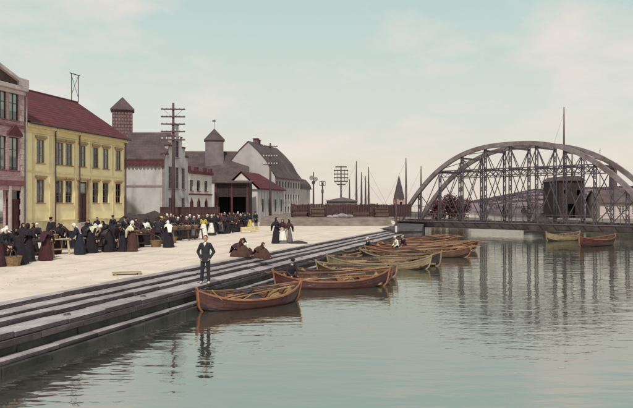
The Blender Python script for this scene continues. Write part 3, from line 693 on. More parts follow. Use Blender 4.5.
# --- red roofed shed in front of the barn
sA = (-8.2, 90.0); SL = 11.4; SW = 4.7
sh = empty('red_roofed_shed', (sA[0], sA[1], 0), DROT, 'white shed with pilastered wall and red hipped roof in front of the barn', 'shed')
sz = 4.6
b = MB(); b.box(0, SL, 0, SW, 0, sz); b.extrude([(0, sz), (SW, sz), (SW / 2, 6.85)], 'x', 0, .3); b.build('wall', 'whiteplaster', sh)
b = MB(); rz_ = 7.05
b.add([(-.25, -.4, sz - .05), (SL + .4, -.4, sz - .05), (SL + .4, SW + .4, sz - .05), (-.25, SW + .4, sz - .05), (-.25, SW / 2, rz_), (SL - 4.5, SW / 2, rz_), (-.25, -.4, sz + .1), (SL + .4, -.4, sz + .1), (SL + .4, SW + .4, sz + .1), (-.25, SW + .4, sz + .1)],
      [(6, 7, 5, 4), (7, 8, 5), (8, 9, 4, 5), (0, 1, 7, 6), (1, 2, 8, 7), (2, 3, 9, 8), (0, 1, 2, 3)]); b.build('roof', 'redroof', sh)
for k in range(9):
    b = MB(); x = .1 + k * 1.38; b.box(x, x + .22, -.07, -.002, 0, sz - .25); b.build('pilaster_strip', 'greyplaster', sh)
for k in (1, 3, 5, 7):
    b = MB(); x = .1 + k * 1.38 + .45; b.box(x, x + .6, -.02, -.003, 1.4, 3.2); b.build('shutter', 'framedark', sh)
b = MB(); b.box(-.06, -.002, SW * .5 - .5, SW * .5 + .5, 3.4, 4.6); b.build('hatch', 'framedark', sh)

# --- dark freight shed
fA = at(214.5, 180, 84); fB = at(249, 180, 84)
fs = empty('dark_freight_shed', (fA.x, 84, 0), 0, 'dark timber freight shed with open front beside the white house', 'shed')
fw = fB.x - fA.x; fz = 5.3
b = MB(); ops = [(.5, fw * .48, 0.02, 3.4), (fw * .53, fw - .4, .02, 3.4)]
facade(b, 0, fw, 0, fz, ops, .15, 2.2); b.quad((0, 0, 0), (0, 4, 0), (0, 4, fz), (0, 0, fz)); b.quad((fw, 0, 0), (fw, 4, 0), (fw, 4, fz), (fw, 0, fz)); b.quad((0, 4, 0), (fw, 4, 0), (fw, 4, fz), (0, 4, fz)); b.build('wall', ['darkwood', 'room'], fs)
b = MB(); slope(b, -.25, fw + .25, -.5, fz + .02, 4.4, fz + .4); b.build('roof', 'darkroof', fs)
for x in (.2, fw * .5, fw - .2): b = MB(); b.box(x - .12, x + .12, -.09, -.003, 0, fz - .05); b.build('post', 'maroon', fs)

# ------------------------------------------------------------------ red goods wagon by the houses
def wagon(loc, L, rz, label, grp=None, H=2.1):
    t = empty('goods_wagon', loc, rz, label, 'wagon', grp)
    nP = 12
    for z in range(5):
        b = MB(); b.box(0, L, 0, .07, .95 + z * .25, .95 + z * .25 + .24); b.build('plank', 'redplank', t)
    b = MB(); b.box(0, L, .071, 2.3, .8, .94); b.box(0, L, 2.3, 2.37, .95, .95 + 1.24); b.box(0, .07, .071, 2.299, .95, 2.19); b.box(L - .07, L, .071, 2.299, .95, 2.19); b.build('body', 'redplank', t)
    b = MB(); b.box(-.1, L + .1, .25, .4, .55, .799); b.box(-.1, L + .1, 1.9, 2.05, .55, .799); b.build('underframe', 'iron', t)
    for k in range(int(L // 1.2) + 1): b = MB(); x = .05 + k * (L - .2) / int(L // 1.2); b.box(x, x + .1, -.06, -.002, .8, 2.2); b.build('stanchion', 'maroon', t)
    for x in (1.1, L - 1.1):
        for y in (.3, 1.85):
            b = MB(); ri = .44
            b.tube([(x + ri * .9 * math.cos(a), y, .47 + ri * .9 * math.sin(a)) for a in [k * math.pi / 10 for k in range(21)]], .06, 6, cap=False)
            for k in range(4): a = k * math.pi / 4; b.bar((x - ri * .9 * math.cos(a), y, .47 - ri * .9 * math.sin(a)), (x + ri * .9 * math.cos(a), y, .47 + ri * .9 * math.sin(a)), .04, .05)
            b.build('wheel', 'iron', t)
    return t
wx = at(160, 205, 66)
wagon((wx.x, 66, 0), 5.9, R(6), 'dark red goods wagon standing behind the market crowd', H=2.1)

# ------------------------------------------------------------------ fence on the embankment
fn = empty('red_fence', (-3.0, 78.0, .93), 0, 'long dark red board fence along the railway embankment', 'fence')
x = 0; k = 0
while x < 12.4:
    b = MB(); rr = random.Random(k)
    for j in range(10): b.box(x + j * .205, x + j * .205 + .195, 0, .03, .05, 1.52 + rr.uniform(-.05, .07) + .05 * math.sin(k * 2.1))
    b.build('panel', 'redplank', fn)
    b = MB(); b.box(x - .06, x + .06, .035, .15, -.1, 1.66); b.build('post', 'maroon', fn)
    x += 2.06; k += 1
# stones and an upturned skiff in front of the fence
for (px, py, s_) in ((343, 215, .55), (349, 216, .4), (336, 216, .4), (330, 217, .3)):
    rr = random.Random(px); b = MB(); b.ell((0, 0, 0), (s_ * 1.3, s_ * .7, s_ * .6), 9, 6); b.v = [(p[0] * rr.uniform(.85, 1.15), p[1], p[2] * rr.uniform(.8, 1.15)) for p in b.v]
    p = at(px, py, 76.2); tag(b.build('boulder', 'stone', loc=(p.x, 76.5, .9 + s_ * .3)), {343: 'largest', 349: 'rightmost', 336: 'second leftmost', 330: 'smallest, leftmost'}[px] + ' pale rough boulder lying below the red fence', 'boulder', 'boulders on the embankment')
gs = at(327, 198, 100)
g = empty('green_shed', (gs.x, 100, .95), 0, 'low grey shed roof showing over the red fence', 'shed')
b = MB(); b.box(0, 4.6, 0, 3, 0, 2.0); b.build('wall', 'greenshed', g); b = MB(); b.extrude([(-.2, 1.95), (4.8, 1.95), (4.7, 2.1), (2.4, 2.6), (-.1, 2.1)], 'y', -.2, 3.2); b.build('roof', 'greenshed', g)

# ------------------------------------------------------------------ telegraph poles and signals
def tele(name, px, Y, ytop, arms, aw, label, base=0.0, lean=0.0):
    p = at(px, ytop, Y); t = empty(name, (p.x, Y, base), R(4), label, 'telegraph pole'); H = p.z - base
    b = MB(); b.tube([(0, 0, -.3), (0, 0, H * .5), (lean, 0, H)], [.20, .16, .11], 10); b.build('pole', 'pole', t, smooth=True)
    for py in arms:
        z = zat(py, Y) - base; lx = lean * z / H
        b = MB(); b.box(lx - aw / 2, lx + aw / 2, -.22, -.12, z - .06, z + .06); a = b.build('crossarm', 'pole', t)
        n = 6
        for k in range(n):
            x = lx - aw / 2 + .12 + (aw - .24) * k / (n - 1)
            if abs(x - lx) < .15: continue
            b = MB(); b.tube([(x, -.17, z + .06), (x, -.17, z + .10), (x, -.17, z + .22), (x, -.17, z + .26)], [.02, .065, .055, .02], 8); b.build('insulator', 'porcelain', a)
    b = MB(); b.bar((-aw * .4, -.1, zat(arms[0], Y) - base), (0, -.1, zat(arms[0], Y) - base - .9), .04, .03); b.bar((aw * .4, -.1, zat(arms[0], Y) - base), (0, -.1, zat(arms[0], Y) - base - .9), .04, .03); b.build('brace', 'iron', t)
    return t
tele('telegraph_pole', 173.3, 64.0, 103, (109.5, 117, 124.3, 131.8, 140), 2.35, 'tall telegraph pole with five crossarms in front of the stepped gable')
tele('telegraph_pole', 270.3, 88.0, 143, (146.5, 157, 164.5), 2.0, 'telegraph pole with three crossarms beside the red roofed shed')
# lattice headed pole
p = at(341, 166, 108); t = empty('signal_mast', (p.x, 108, .95), 0, 'tall signal mast with wide tapering lattice head over the red fence', 'signal mast')
H = p.z - .95
b = MB(); b.tube([(0, 0, 0), (0, 0, H)], [.16, .09], 8); b.build('mast', 'pole', t)
hd = MB()
for (z, w_) in ((H - .15, .95), (H - .75, 1.2), (H - 1.35, 1.2), (H - 1.95, 1.2), (H - 2.55, 1.15), (H - 3.05, .7)): hd.box(-w_, w_, -.16, -.09, z - .09, z + .09)
hd.build('crossarm_rack', 'pole', t)
b = MB()
for x in (-1.1, -.6, .6, 1.1): b.box(x - .04, x + .04, -.2, -.165, H - 2.6, H - .6)
b.bar((-1.1, -.18, H - 2.6), (0, -.18, H - 3.6), .07, .05); b.bar((1.1, -.18, H - 2.6), (0, -.18, H - 3.6), .07, .05); b.build('upright_rack', 'pole', t)
ins = MB()
for z in (H - .6, H - 1.2, H - 1.8, H - 2.4):
    for k in range(8): ins.box(-1.05 + k * .3 - .06, -1.05 + k * .3 + .06, -.23, -.21, z, z + .2)
tag(ins.build('insulators', 'porcelain', t), kind='stuff')
p = at(313.5, 172, 98); t = empty('disc_signal', (p.x, 98, .95), 0, 'slender signal post with round discs left of the lattice mast', 'signal'); H = p.z - .95
b = MB(); b.tube([(0, 0, 0), (0, 0, H)], [.15, .08], 8); b.build('post', 'pole', t)
for (x, z, r_) in ((-.28, H - .9, .36), (.30, H - 1.1, .36), (0, H - 1.6, .28)):
    b = MB(); b.tube([(x, -.14, z), (x, -.09, z)], r_, 14); b.build('disc', 'zinc' if x else 'framedark', t)
p = at(322.5, 181, 96); t = empty('box_signal', (p.x, 96, .95), 0, 'short signal post with square lattice box between the two taller masts', 'signal'); H = p.z - .95
b = MB(); b.tube([(0, 0, 0), (0, 0, H - .2)], [.13, .09], 8); b.build('post', 'pole', t)
b = MB(); b.box(-.42, .42, -.2, .2, H - .75, H - .67); b.box(-.42, .42, -.2, .2, H - .08, H)
for x in (-.4, -.13, .13, .4): b.box(x - .035, x + .035, -.19, .19, H - .67, H - .08)
b.build('lamp_box', 'iron', t)
b = MB(); b.box(-.18, .18, -.2, .2, H - 1.75, H - 1.25); b.build('lower_box', 'iron', t)

# ------------------------------------------------------------------ the arched railway bridge
BC, BANG, BLEN, BH, BE, BZ = Vector((22.25, 74.68)), .816, 32.6, 9.12, 2.55, .526
br = empty('arched_railway_bridge', (BC.x, BC.y, 0), -BANG, 'long iron railway bridge with two bowed lattice arches over the river', 'bridge')
def az(t): return BZ + BH * (1 - abs(t) ** BE)
HLn = BLEN / 2; NP = 10; YW = 4.3
for side, y in enumerate((0.0, YW)):
    b = MB(); N = 40; rw, rh = .40, .50
    rings = []
    for i in range(N + 1):
        t = -1 + 2 * i / N; x, z = t * HLn, az(t)
        dz = az(min(1, t + .01)) - az(max(-1, t - .01)); d = Vector((.02 * HLn, 0, dz)).normalized(); nrm = Vector((-d.z, 0, d.x))
        c = Vector((x, y, z)) - nrm * rh / 2
        rings.append([c + Vector((0, -rw / 2, 0)) - nrm * rh / 2, c + Vector((0, rw / 2, 0)) - nrm * rh / 2, c + Vector((0, rw / 2, 0)) + nrm * rh / 2, c + Vector((0, -rw / 2, 0)) + nrm * rh / 2])
    b.loft(rings); ac = b.build('arch_chord', 'deckiron', br)
    b = MB(); b.box(-HLn - .4, HLn + .4, y - .22, y + .22, -.40, BZ - .28); b.build('bottom_chord', 'deckiron', br)
    b = MB(); b.box(-HLn - .4, HLn + .4, y - .34, y + .34, -.28 + BZ, BZ - .2); b.box(-HLn - .4, HLn + .4, y - .34, y + .34, -.47, -.402); b.build('chord_flange', 'deckiron', br)
    for k in range(1, NP):
        t = -1 + 2 * k / NP; x = t * HLn; zt = az(t) - .5
        b = MB(); pw_ = .15
        for sx in (-1, 1):
            b.box(x + sx * pw_ - .025, x + sx * pw_ + .025, y - .09, y + .09, BZ - .2, zt)
        z = BZ; st = .55; f = 1
        while z + st < zt:
            b.bar((x - f * pw_, y - .10, z), (x + f * pw_, y - .10, z + st), .03, .06); b.bar((x + f * pw_, y + .10, z), (x - f * pw_, y + .10, z + st), .03, .06); z += st; f = -f
        b.build('post', 'iron', br)
    for k in range(NP):
        ta, tb = -1 + 2 * k / NP, -1 + 2 * (k + 1) / NP
        xa, xb = ta * HLn, tb * HLn; za, zb_ = az(ta) - .55, az(tb) - .55
        if k > 0: b = MB(); b.bar((xa, y - .06, za), (xb, y - .06, BZ - .1), .04, .10); b.build('diagonal', 'iron', br)
        if k < NP - 1: b = MB(); b.bar((xa, y + .06, BZ - .1), (xb, y + .06, zb_), .04, .10); b.build('diagonal', 'iron', br)
    # horizontal lattice rail between the third posts
    zt0 = az(-.6) - .55; xa, xb = -.6 * HLn, .6 * HLn
    b = MB(); b.box(xa, xb, y - .09, y + .09, zt0 - .05, zt0 + .07); b.box(xa, xb, y - .09, y + .09, zt0 - .80, zt0 - .70); b.build('horizontal_rail', 'iron', br)
    b = MB(); n = 26
    for k in range(n):
        u0, u1 = xa + (xb - xa) * k / n, xa + (xb - xa) * (k + 1) / n
        b.bar((u0, y, zt0 - .70), (u1, y, zt0 - .05), .03, .06); b.bar((u0, y + .04, zt0 - .05), (u1, y + .04, zt0 - .70), .03, .06)
    b.build('rail_lattice', 'iron', br)
for k in range(2, NP - 1):
    t = -1 + 2 * k / NP; x = t * HLn; z = az(t) - .7
    b = MB(); b.bar((x, .1, z), (x, YW - .1, z), .14, .2); b.bar((x, .1, az(-.6) - .6), (x, YW - .1, az(-.6) - .6), .14, .2)
    b.bar((x, .1, z), (x, YW / 2, az(-.6) - .6), .06, .08); b.bar((x, YW - .1, z), (x, YW / 2, az(-.6) - .6), .06, .08); b.build('cross_strut', 'iron', br)
    if k < NP - 2:
        t2 = -1 + 2 * (k + 1) / NP; b = MB(); b.bar((x, .1, az(t) - .3), (t2 * HLn, YW - .1, az(t2) - .3), .06, .09); b.bar((x, YW - .1, az(t) - .3), (t2 * HLn, .1, az(t2) - .3), .06, .09); b.build('wind_brace', 'iron', br)
b = MB()
for k in range(NP * 2 + 1): x = -HLn + BLEN * k / (NP * 2); b.box(x - .12, x + .12, .23, YW - .23, -.38, BZ - .36)
b.build('floor_beams', 'iron', br)
b = MB(); n = 74
for k in range(n): x = -HLn + BLEN * (k + .5) / n; b.box(x - .13, x + .13, .9, YW - .9, BZ - .355, BZ - .18)
tag(b.build('sleepers', 'darkwood', br), kind='stuff')
for y in (YW / 2 - .72, YW / 2 + .72):
    b = MB(); b.box(-HLn - 1, HLn + 1, y - .035, y + .035, BZ - .178, BZ - .04); b.build('rail', 'iron', br)
# walkway and hand rail on the near side
b = MB(); b.box(-HLn, HLn, -1.15, -.36, BZ - .34, BZ - .26); b.build('walkway', 'darkwood', br)
b = MB()
for k in range(38): x = -HLn + BLEN * k / 37; b.box(x - .025, x + .025, -1.12, -1.07, BZ - .26, BZ + .75)
b.box(-HLn, HLn, -1.12, -1.07, BZ + .751, BZ + .80); b.box(-HLn, HLn, -1.11, -1.08, BZ + .25, BZ + .28); b.build('hand_rail', 'iron', br)
for k in range(20): b = MB(); x = -HLn + BLEN * (k + .5) / 20; b.bar((x, -.25, -.30), (x, -1.1, BZ - .36), .05, .08); b.build('walkway_bracket', 'iron', br)

# ------------------------------------------------------------------ far harbour: ships, spire, sheds, trees
def ship(loc, rz, L, masts, label, hullmat='hull', H=1.6):
    t = empty('sailing_ship', loc, rz, label, 'ship')
    b = MB(); rings = []
    for i in range(13):
        u = -1 + i / 6; w_ = L * .13 * (1 - abs(u) ** 2.6) + .05; sh_ = H * (1 + .35 * u * u)
        rings.append([(u * L / 2, -w_, sh_), (u * L / 2, -w_ * .85, .3), (u * L / 2, 0, -.5), (u * L / 2, w_ * .85, .3), (u * L / 2, w_, sh_)])
    b.loft(rings, closed=False, cap=False); b.build('hull', hullmat, t, smooth=True)
    b = MB(); b.extrude([(r[0][0], r[0][1] * .97) for r in rings] + [(r[4][0], r[4][1] * .97) for r in reversed(rings)], 'z', H * .8, H * .84); b.build('deck', 'oldplank', t)
    for (mx, mh) in masts:
        b = MB(); b.tube([(mx, 0, .2), (mx, 0, mh * .62), (mx, 0, mh)], [.24, .2, .09], 8); b.build('mast', 'pole', t)
        b = MB(); b.tube([(mx + .1, 0, H + 1.3), (mx + L * .28, 0, H + 1.7)], [.08, .05], 6); b.build('boom', 'pole', t)
        b = MB()
        for sy in (-1, 1):
            b.tube([(mx - .4, sy * L * .11, H), (mx, 0, mh * .72)], .018, 4); b.tube([(mx + .5, sy * L * .11, H), (mx, 0, mh * .72)], .018, 4)
        b.tube([(mx, 0, mh * .95), (L / 2 * (1 if mx > 0 else -1), 0, H * 1.3)], .018, 4); b.build('rigging', 'iron', t)
    return t
def mast_for(px, ytop, Y): return zat(ytop, Y) - WATER
def xw(px, Y): return (px - CX) / FPX * Y
Y = 150; x0 = xw(360, Y)
ship((x0, Y, WATER), 0, 13, [(xw(356.4, Y) - x0, mast_for(0, 161, Y)), (xw(361.5, Y) - x0, mast_for(0, 172, Y))], 'two-masted ship with the tallest masts behind the red fence')
Y = 156; x0 = xw(367, Y)
ship((x0, Y, WATER), 0, 11, [(xw(365.5, Y) - x0, mast_for(0, 176, Y)), (xw(368.6, Y) - x0, mast_for(0, 167, Y))], 'ship whose two close-set masts stand right of the tallest pair')
Y = 162; x0 = xw(349.5, Y)
ship((x0, Y, WATER), 0, 8, [(0, mast_for(0, 179, Y))], 'small ship with a short thin mast beside the lattice signal mast')
Y = 158; x0 = xw(406, Y)
ship((x0, Y, WATER), R(5), 12, [(0, mast_for(0, 158, Y))], 'ship with one tall mast just right of the spired turret')
Y = 165; x0 = xw(421, Y)
ship((x0, Y, WATER), R(-5), 10, [(0, mast_for(0, 166, Y))], 'ship with a thin mast behind the left foot of the arch')
Y = 128; x0 = xw(564, Y)
ship((x0, Y, WATER), R(12), 14, [(0, mast_for(0, 107, Y)), (xw(573, Y) - x0, mast_for(0, 150, Y))], 'ship with a very tall mast rising above the right half of the arch')
for (px, Y, lab) in ((505, 330, 'tiny dark boat on the pale harbour water seen through the arch, left one'), (524, 330, 'tiny dark boat on the pale harbour water seen through the arch, right one')):
    t = empty('small_boat', (xw(px, Y), Y, WATER), R(10), lab, 'boat')
    b = MB(); b.extrude([(-1.6, .7), (-1.2, -.2), (1.2, -.2), (1.7, .8)], 'y', -.6, .6); b.build('hull', 'boatblack', t)
    b = MB(); b.box(-.7, .6, -.5, .5, .5, 1.5); b.build('cabin', 'darkwood', t)
# spired turret
c = at(399, 199, 128)
t = empty('spired_turret', (c.x, 128, .5), R(20), 'slim brick turret with a sharp pointed spire left of the bridge', 'turret')
b = MB(); b.box(-.85, .85, -.85, .85, 0, c.z - .5); b.build('wall', 'pinkbrick', t)
zt = zat(174.5, 128) - .5
b = MB(); zz = c.z - .5; n = 8; b.add([(1.12 * math.cos(2 * math.pi * k / n + .39), 1.12 * math.sin(2 * math.pi * k / n + .39), zz) for k in range(n)] + [(0, 0, zt)], [(k, (k + 1) % n, n) for k in range(n)] + [tuple(range(n))]); b.build('spire', 'darkroof', t)
b = MB(); b.box(-.25, .25, -.88, -.852, zz - 1.6, zz - .6); b.build('louvre', 'room', t)
b = MB(); b.box(-1.9, -.86, -.7, .7, 0, zz - 1.5); b.build('side_wing', 'pinkbrick', t)
# low bank and reddish trees beyond the left abutment
mb = MB(); mb.extrude([(13, 112), (26, 118), (34, 126), (36, 140), (13, 150), (6, 130)], 'z', -3, -.4); tag(mb.build('far_bank', 'bank'), kind='structure')
def tree(px, py_top, Y, wpx, label, seed):
    rr = random.Random(seed); zt = zat(py_top, Y); base = -.42; H = zt - base; r = wpx / FPX * Y / 2
    t = empty('bushy_tree', (xw(px, Y), Y, base), 0, label, 'tree', 'reddish trees beyond the bridge')
    b = MB(); b.tube([(0, 0, -.1), (.1, 0, H * .35), (.05, .1, H * .7)], [.16, .11, .04], 7)
    for k in range(6): a = k * 1.1; b.tube([(.08, 0, H * (.25 + .06 * k)), (math.cos(a) * r * .6, math.sin(a) * r * .6, H * (.45 + .07 * k))], [.06, .02], 5)
    b.build('trunk', 'bark', t)
    b = MB()
    cl = [(Vector((rr.gauss(0, .42) * r, rr.gauss(0, .42) * r, H * rr.uniform(.10, .92))), rr.uniform(.25, .45) * r) for _ in range(56)]
    for (c, s_) in cl:
        for k in range(60):
            d = Vector((rr.gauss(0, 1), rr.gauss(0, 1), rr.gauss(0, 1))).normalized(); p = c + d * s_ * rr.random() ** .4
            n_ = Vector((rr.gauss(0, 1), rr.gauss(0, 1), rr.gauss(0, 1))).normalized(); e1 = n_.orthogonal().normalized() * rr.uniform(.10, .19); e2 = n_.cross(e1) * .7
            b.quad(p - e1, p - e2, p + e1, p + e2)
    b.build('crown', 'leafred', t)
tree(437, 200, 122, 16, 'low reddish tree nearest the foot of the arch', 1)
tree(449, 194, 124, 20, 'tallest reddish tree behind the left end of the bridge', 2)
tree(461, 198, 126, 16, 'reddish tree at the water end of the clump behind the bridge', 3)
# dark warehouse, brick chimney and red roofed house on the right bank
c = at(559, 178, 116); c2 = at(584, 178, 116)
t = empty('dark_warehouse', (c.x, 116, -.5), 0, 'tall dark timber warehouse behind the right half of the bridge', 'warehouse'); w_ = c2.x - c.x; hz = c.z + .5
b = MB(); facade(b, 0, w_, -1, hz - .5, [(.7, 1.3, 4.5, 5.5), (w_ - 1.3, w_ - .7, 4.5, 5.5), (1.6, w_ - 1.6, .3, 3.0)], .15); b.quad((0, 0, -1), (0, 8, -1), (0, 8, hz - .5), (0, 0, hz - .5)); b.quad((w_, 0, -1), (w_, 8, -1), (w_, 8, hz - .5), (w_, 0, hz - .5)); b.build('wall', ['darkwood', 'room'], t)
b = MB(); b.extrude([(-.3, hz - .5), (w_ + .3, hz - .5), (w_ * .82, hz + .35), (w_ * .18, hz + .35)], 'y', -.3, 8.3); b.build('roof', 'darkroof', t)
c = at(600, 182, 112); c2 = at(660, 182, 112)
t = empty('right_bank_house', (c.x, 112, -.1), R(-4), 'low pink walled house with dark roof behind the right end of the bridge', 'house'); w_ = c2.x - c.x; hz = 2.9
ops = [(1.0 + k * 2.2, 1.9 + k * 2.2, 1.1, 2.4) for k in range(4)]
for o in ops: window(t, (o[0] + o[1]) / 2, o[2], .9, 1.3, frame='framewhite', trim='palepink', curtain=False)
b = MB(); facade(b, 0, w_, -1, hz, ops); b.quad((0, 0, -1), (0, 7, -1), (0, 7, hz), (0, 3.5, 4.9), (0, 0, hz)); b.quad((w_, 0, -1), (w_, 7, -1), (w_, 7, hz), (w_, 3.5, 4.9), (w_, 0, hz)); b.build('wall', ['palepink', 'room'], t)
b = MB(); slope(b, -.3, w_ + .3, -.4, hz - .05, 3.5, 5.1); slope(b, -.3, w_ + .3, 7.4, hz - .05, 3.502, 5.1); b.build('roof', 'darkroof', t)
c = at(613, 163, 126); t = empty('brick_chimney', (c.x, 126, -.5), R(10), 'square brick chimney standing above the right end of the arch', 'chimney'); H = c.z + .5
b = MB(); b.extrude([(-.62, 0), (.62, 0), (.5, H - .3), (-.5, H - .3)], 'y', -.5, .5); b.build('shaft', 'towerbrick', t); b = MB(); b.box(-.6, .6, -.6, .6, H - .3, H); b.build('cap', 'pinkbrick', t)
c = at(600, 150, 118); t = empty('flag_pole', (c.x, 118, -.1), 0, 'thin bare pole right of the dark warehouse', 'pole'); b = MB(); b.tube([(0, 0, -.3), (0, 0, c.z)], [.11, .05], 8); b.build('shaft', 'pole', t); b = MB(); b.ell((0, 0, c.z + .08), (.1, .1, .1), 8, 6); b.build('finial', 'iron', t)

# ------------------------------------------------------------------ boats
def boat(p0, p1, beam, free, hullmat, rimmat, label, group, inside='boatinside', seed=0, stem=.30, deck=False):
    """clinker built double-ended rowing boat whose waterline runs from p0 to p1 (photograph pixels)"""
    a = Vector(G(p0[0], p0[1], WATER)); c = Vector(G(p1[0], p1[1], WATER)); mid = (a + c) / 2; d = c - a; L = d.length * 1.12; rz = math.atan2(d.y, d.x)
    t = empty('rowing_boat', (mid.x, mid.y, WATER), rz, label, 'boat', group)
    t.rotation_euler = (R(random.uniform(3, 7)), 0, rz)
    N = 18; NS = 6
    def prof(u):
        w_ = beam / 2 * max(0.0, 1 - abs(u) ** 2.5) ** .9 + .02
        sh_ = free * (1 + stem / free * abs(u) ** 2.6); kl = -.16 + .30 * abs(u) ** 5
        return w_, sh_, kl
    def pt(u, v, off=0.0):
        w_, sh_, kl = prof(u); yy = (w_ + off) * (math.sin(v * math.pi / 2) ** .72) if v > 0 else 0.0; zz = kl + (sh_ - kl) * (v ** 1.55)
        return Vector((u * L / 2 * (1 + .05 * (v - .5)), yy, zz))
    us = [-1 + 2 * i / N for i in range(N + 1)]
    h = MB()
    for sg in (-1, 1):
        for k in range(NS):
            v0, v1 = k / NS, (k + 1) / NS
            r0 = [pt(u, v0, .014) for u in us]; r1 = [pt(u, v1, .0) for u in us]; r2 = [pt(u, v1, .014) for u in us]
            f = lambda r: [(p.x, p.y * sg, p.z) for p in r]
            h.loft([f(r0), f(r1), f(r2)], mi=(2 if k < 3 else 0), closed=False, cap=False)
        ins = [[(p.x, p.y * sg, p.z) for p in [pt(u, v, -.03) for u in us]] for v in [j / 8 for j in range(9)]]
        h.loft(ins, mi=1, closed=False, cap=False)
    ho = h.build('hull', [hullmat, inside, 'boatblack'], t)
    for sg in (-1, 1):
        b = MB(); rings = []
        for u in us:
            p = pt(u, 1.0); y = p.y * sg; rings.append([(p.x, y - .035, p.z - .03), (p.x, y + .035, p.z - .03), (p.x, y + .035, p.z + .025), (p.x, y - .035, p.z + .025)])
        b.loft(rings); b.build('gunwale', rimmat, t)
        b = MB(); rings = []
        for u in us[2:-2]:
            p = pt(u, .72, -.045); y = p.y * sg; rings.append([(p.x, y - .02, p.z - .03), (p.x, y + .02, p.z - .03), (p.x, y + .02, p.z + .03), (p.x, y - .02, p.z + .03)])
        b.loft(rings); b.build('inner_rail', rimmat, t)
    for e in (-1, 1):
        b = MB(); pts = [pt(e, v) for v in (0, .25, .5, .75, 1)]; pts = [Vector((p.x + e * .02, 0, p.z)) for p in pts]; pts.append(Vector((pts[-1].x + e * .05, 0, pts[-1].z + .11)))
        pts.insert(0, Vector((e * L / 2 * .86, 0, -.2)))
        for i in range(len(pts) - 1): b.bar(pts[i], pts[i + 1], .07, .10, up=(0, 1, 0))
        b.build('stem_post', rimmat, t)
    for u in (-.62, -.25, .15, .55):
        w_, sh_, kl = prof(u); z = sh_ * .66; b = MB(); hw = pt(u, .78).y - .01
        b.box(u * L / 2 - .11, u * L / 2 + .11, -hw, hw, z - .02, z + .015); b.build('thwart', rimmat, t, bevel=.006)
    rb = MB()
    for i in range(11):
        u = -.8 + 1.6 * i / 10
        for sg in (-1, 1):
            pts = [pt(u, v, -.045) for v in (.35, .55, .75, .97)]
            rb.tube([(p.x, p.y * sg, p.z) for p in pts], .022, 5)
    tag(rb.build('ribs', rimmat, t), kind='stuff')
    # bottom boards, well above the waterline
    zb_ = .07; fl = []
    uu = [-.86 + 1.72 * i / 14 for i in range(15)]
    def wid(u):
        lo = 0.0
        for v in [j / 40 for j in range(41)]:
            p = pt(u, v, -.02)
            if p.z <= zb_ + .0: lo = p.y
        return lo
    for k in range(5):
        b = MB(); rings = []
        for u in uu:
            w_ = wid(u) + .03; ya, yb = -w_ + 2 * w_ * k / 5 + .004, -w_ + 2 * w_ * (k + 1) / 5 - .004
            rings.append([(u * L / 2, ya, zb_), (u * L / 2, yb, zb_), (u * L / 2, yb, zb_ + .018), (u * L / 2, ya, zb_ + .018)])
        b.loft(rings); b.build('bottom_board', inside, t)
    return t, L, prof

def local(t, p):
    return t.location + Matrix.Rotation(t.rotation_euler.z, 3, 'Z') @ Vector(p)
def oar(t, p0, p1, label, group):
    a, c = local(t, p0), local(t, p1); d = (c - a); L = d.length
    e = empty('oar', a, 0, label, 'oar', group); e.rotation_euler = d.to_track_quat('X', 'Z').to_euler()
    b = MB(); b.tube([(0, 0, 0), (.3, 0, 0), (L * .7, 0, 0)], [.02, .03, .026], 7); b.build('shaft', 'oar', e, smooth=True)
    b = MB(); b.loft([[(L * .68, -.025, -.02), (L * .68, .025, -.02), (L * .68, .025, .02), (L * .68, -.025, .02)], [(L * .8, -.06, -.012), (L * .8, .06, -.012), (L * .8, .06, .012), (L * .8, -.06, .012)], [(L, -.065, -.008), (L, .065, -.008), (L, .065, .008), (L, -.065, .008)]]); b.build('blade', 'oar', e)
    return e
def heap(loc, r, hgt, mname, name, label, cat, seed, group=None):
    rr = random.Random(seed); b = MB(); rings = []
    n = 18
    for j in range(7):
        v = j / 6; rad = (1 - v ** 1.6) ** .6 if v < 1 else .02
        rings.append([(r[0] * rad * (1 + rr.uniform(-.16, .16)) * math.cos(2 * math.pi * k / n), r[1] * rad * (1 + rr.uniform(-.16, .16)) * math.sin(2 * math.pi * k / n), hgt * v * (1 + rr.uniform(-.12, .12)) if 0 < j else 0) for k in range(n)])
    b.loft(rings)
    return tag(b.build(name, mname, smooth=True, loc=loc), label, cat, group)

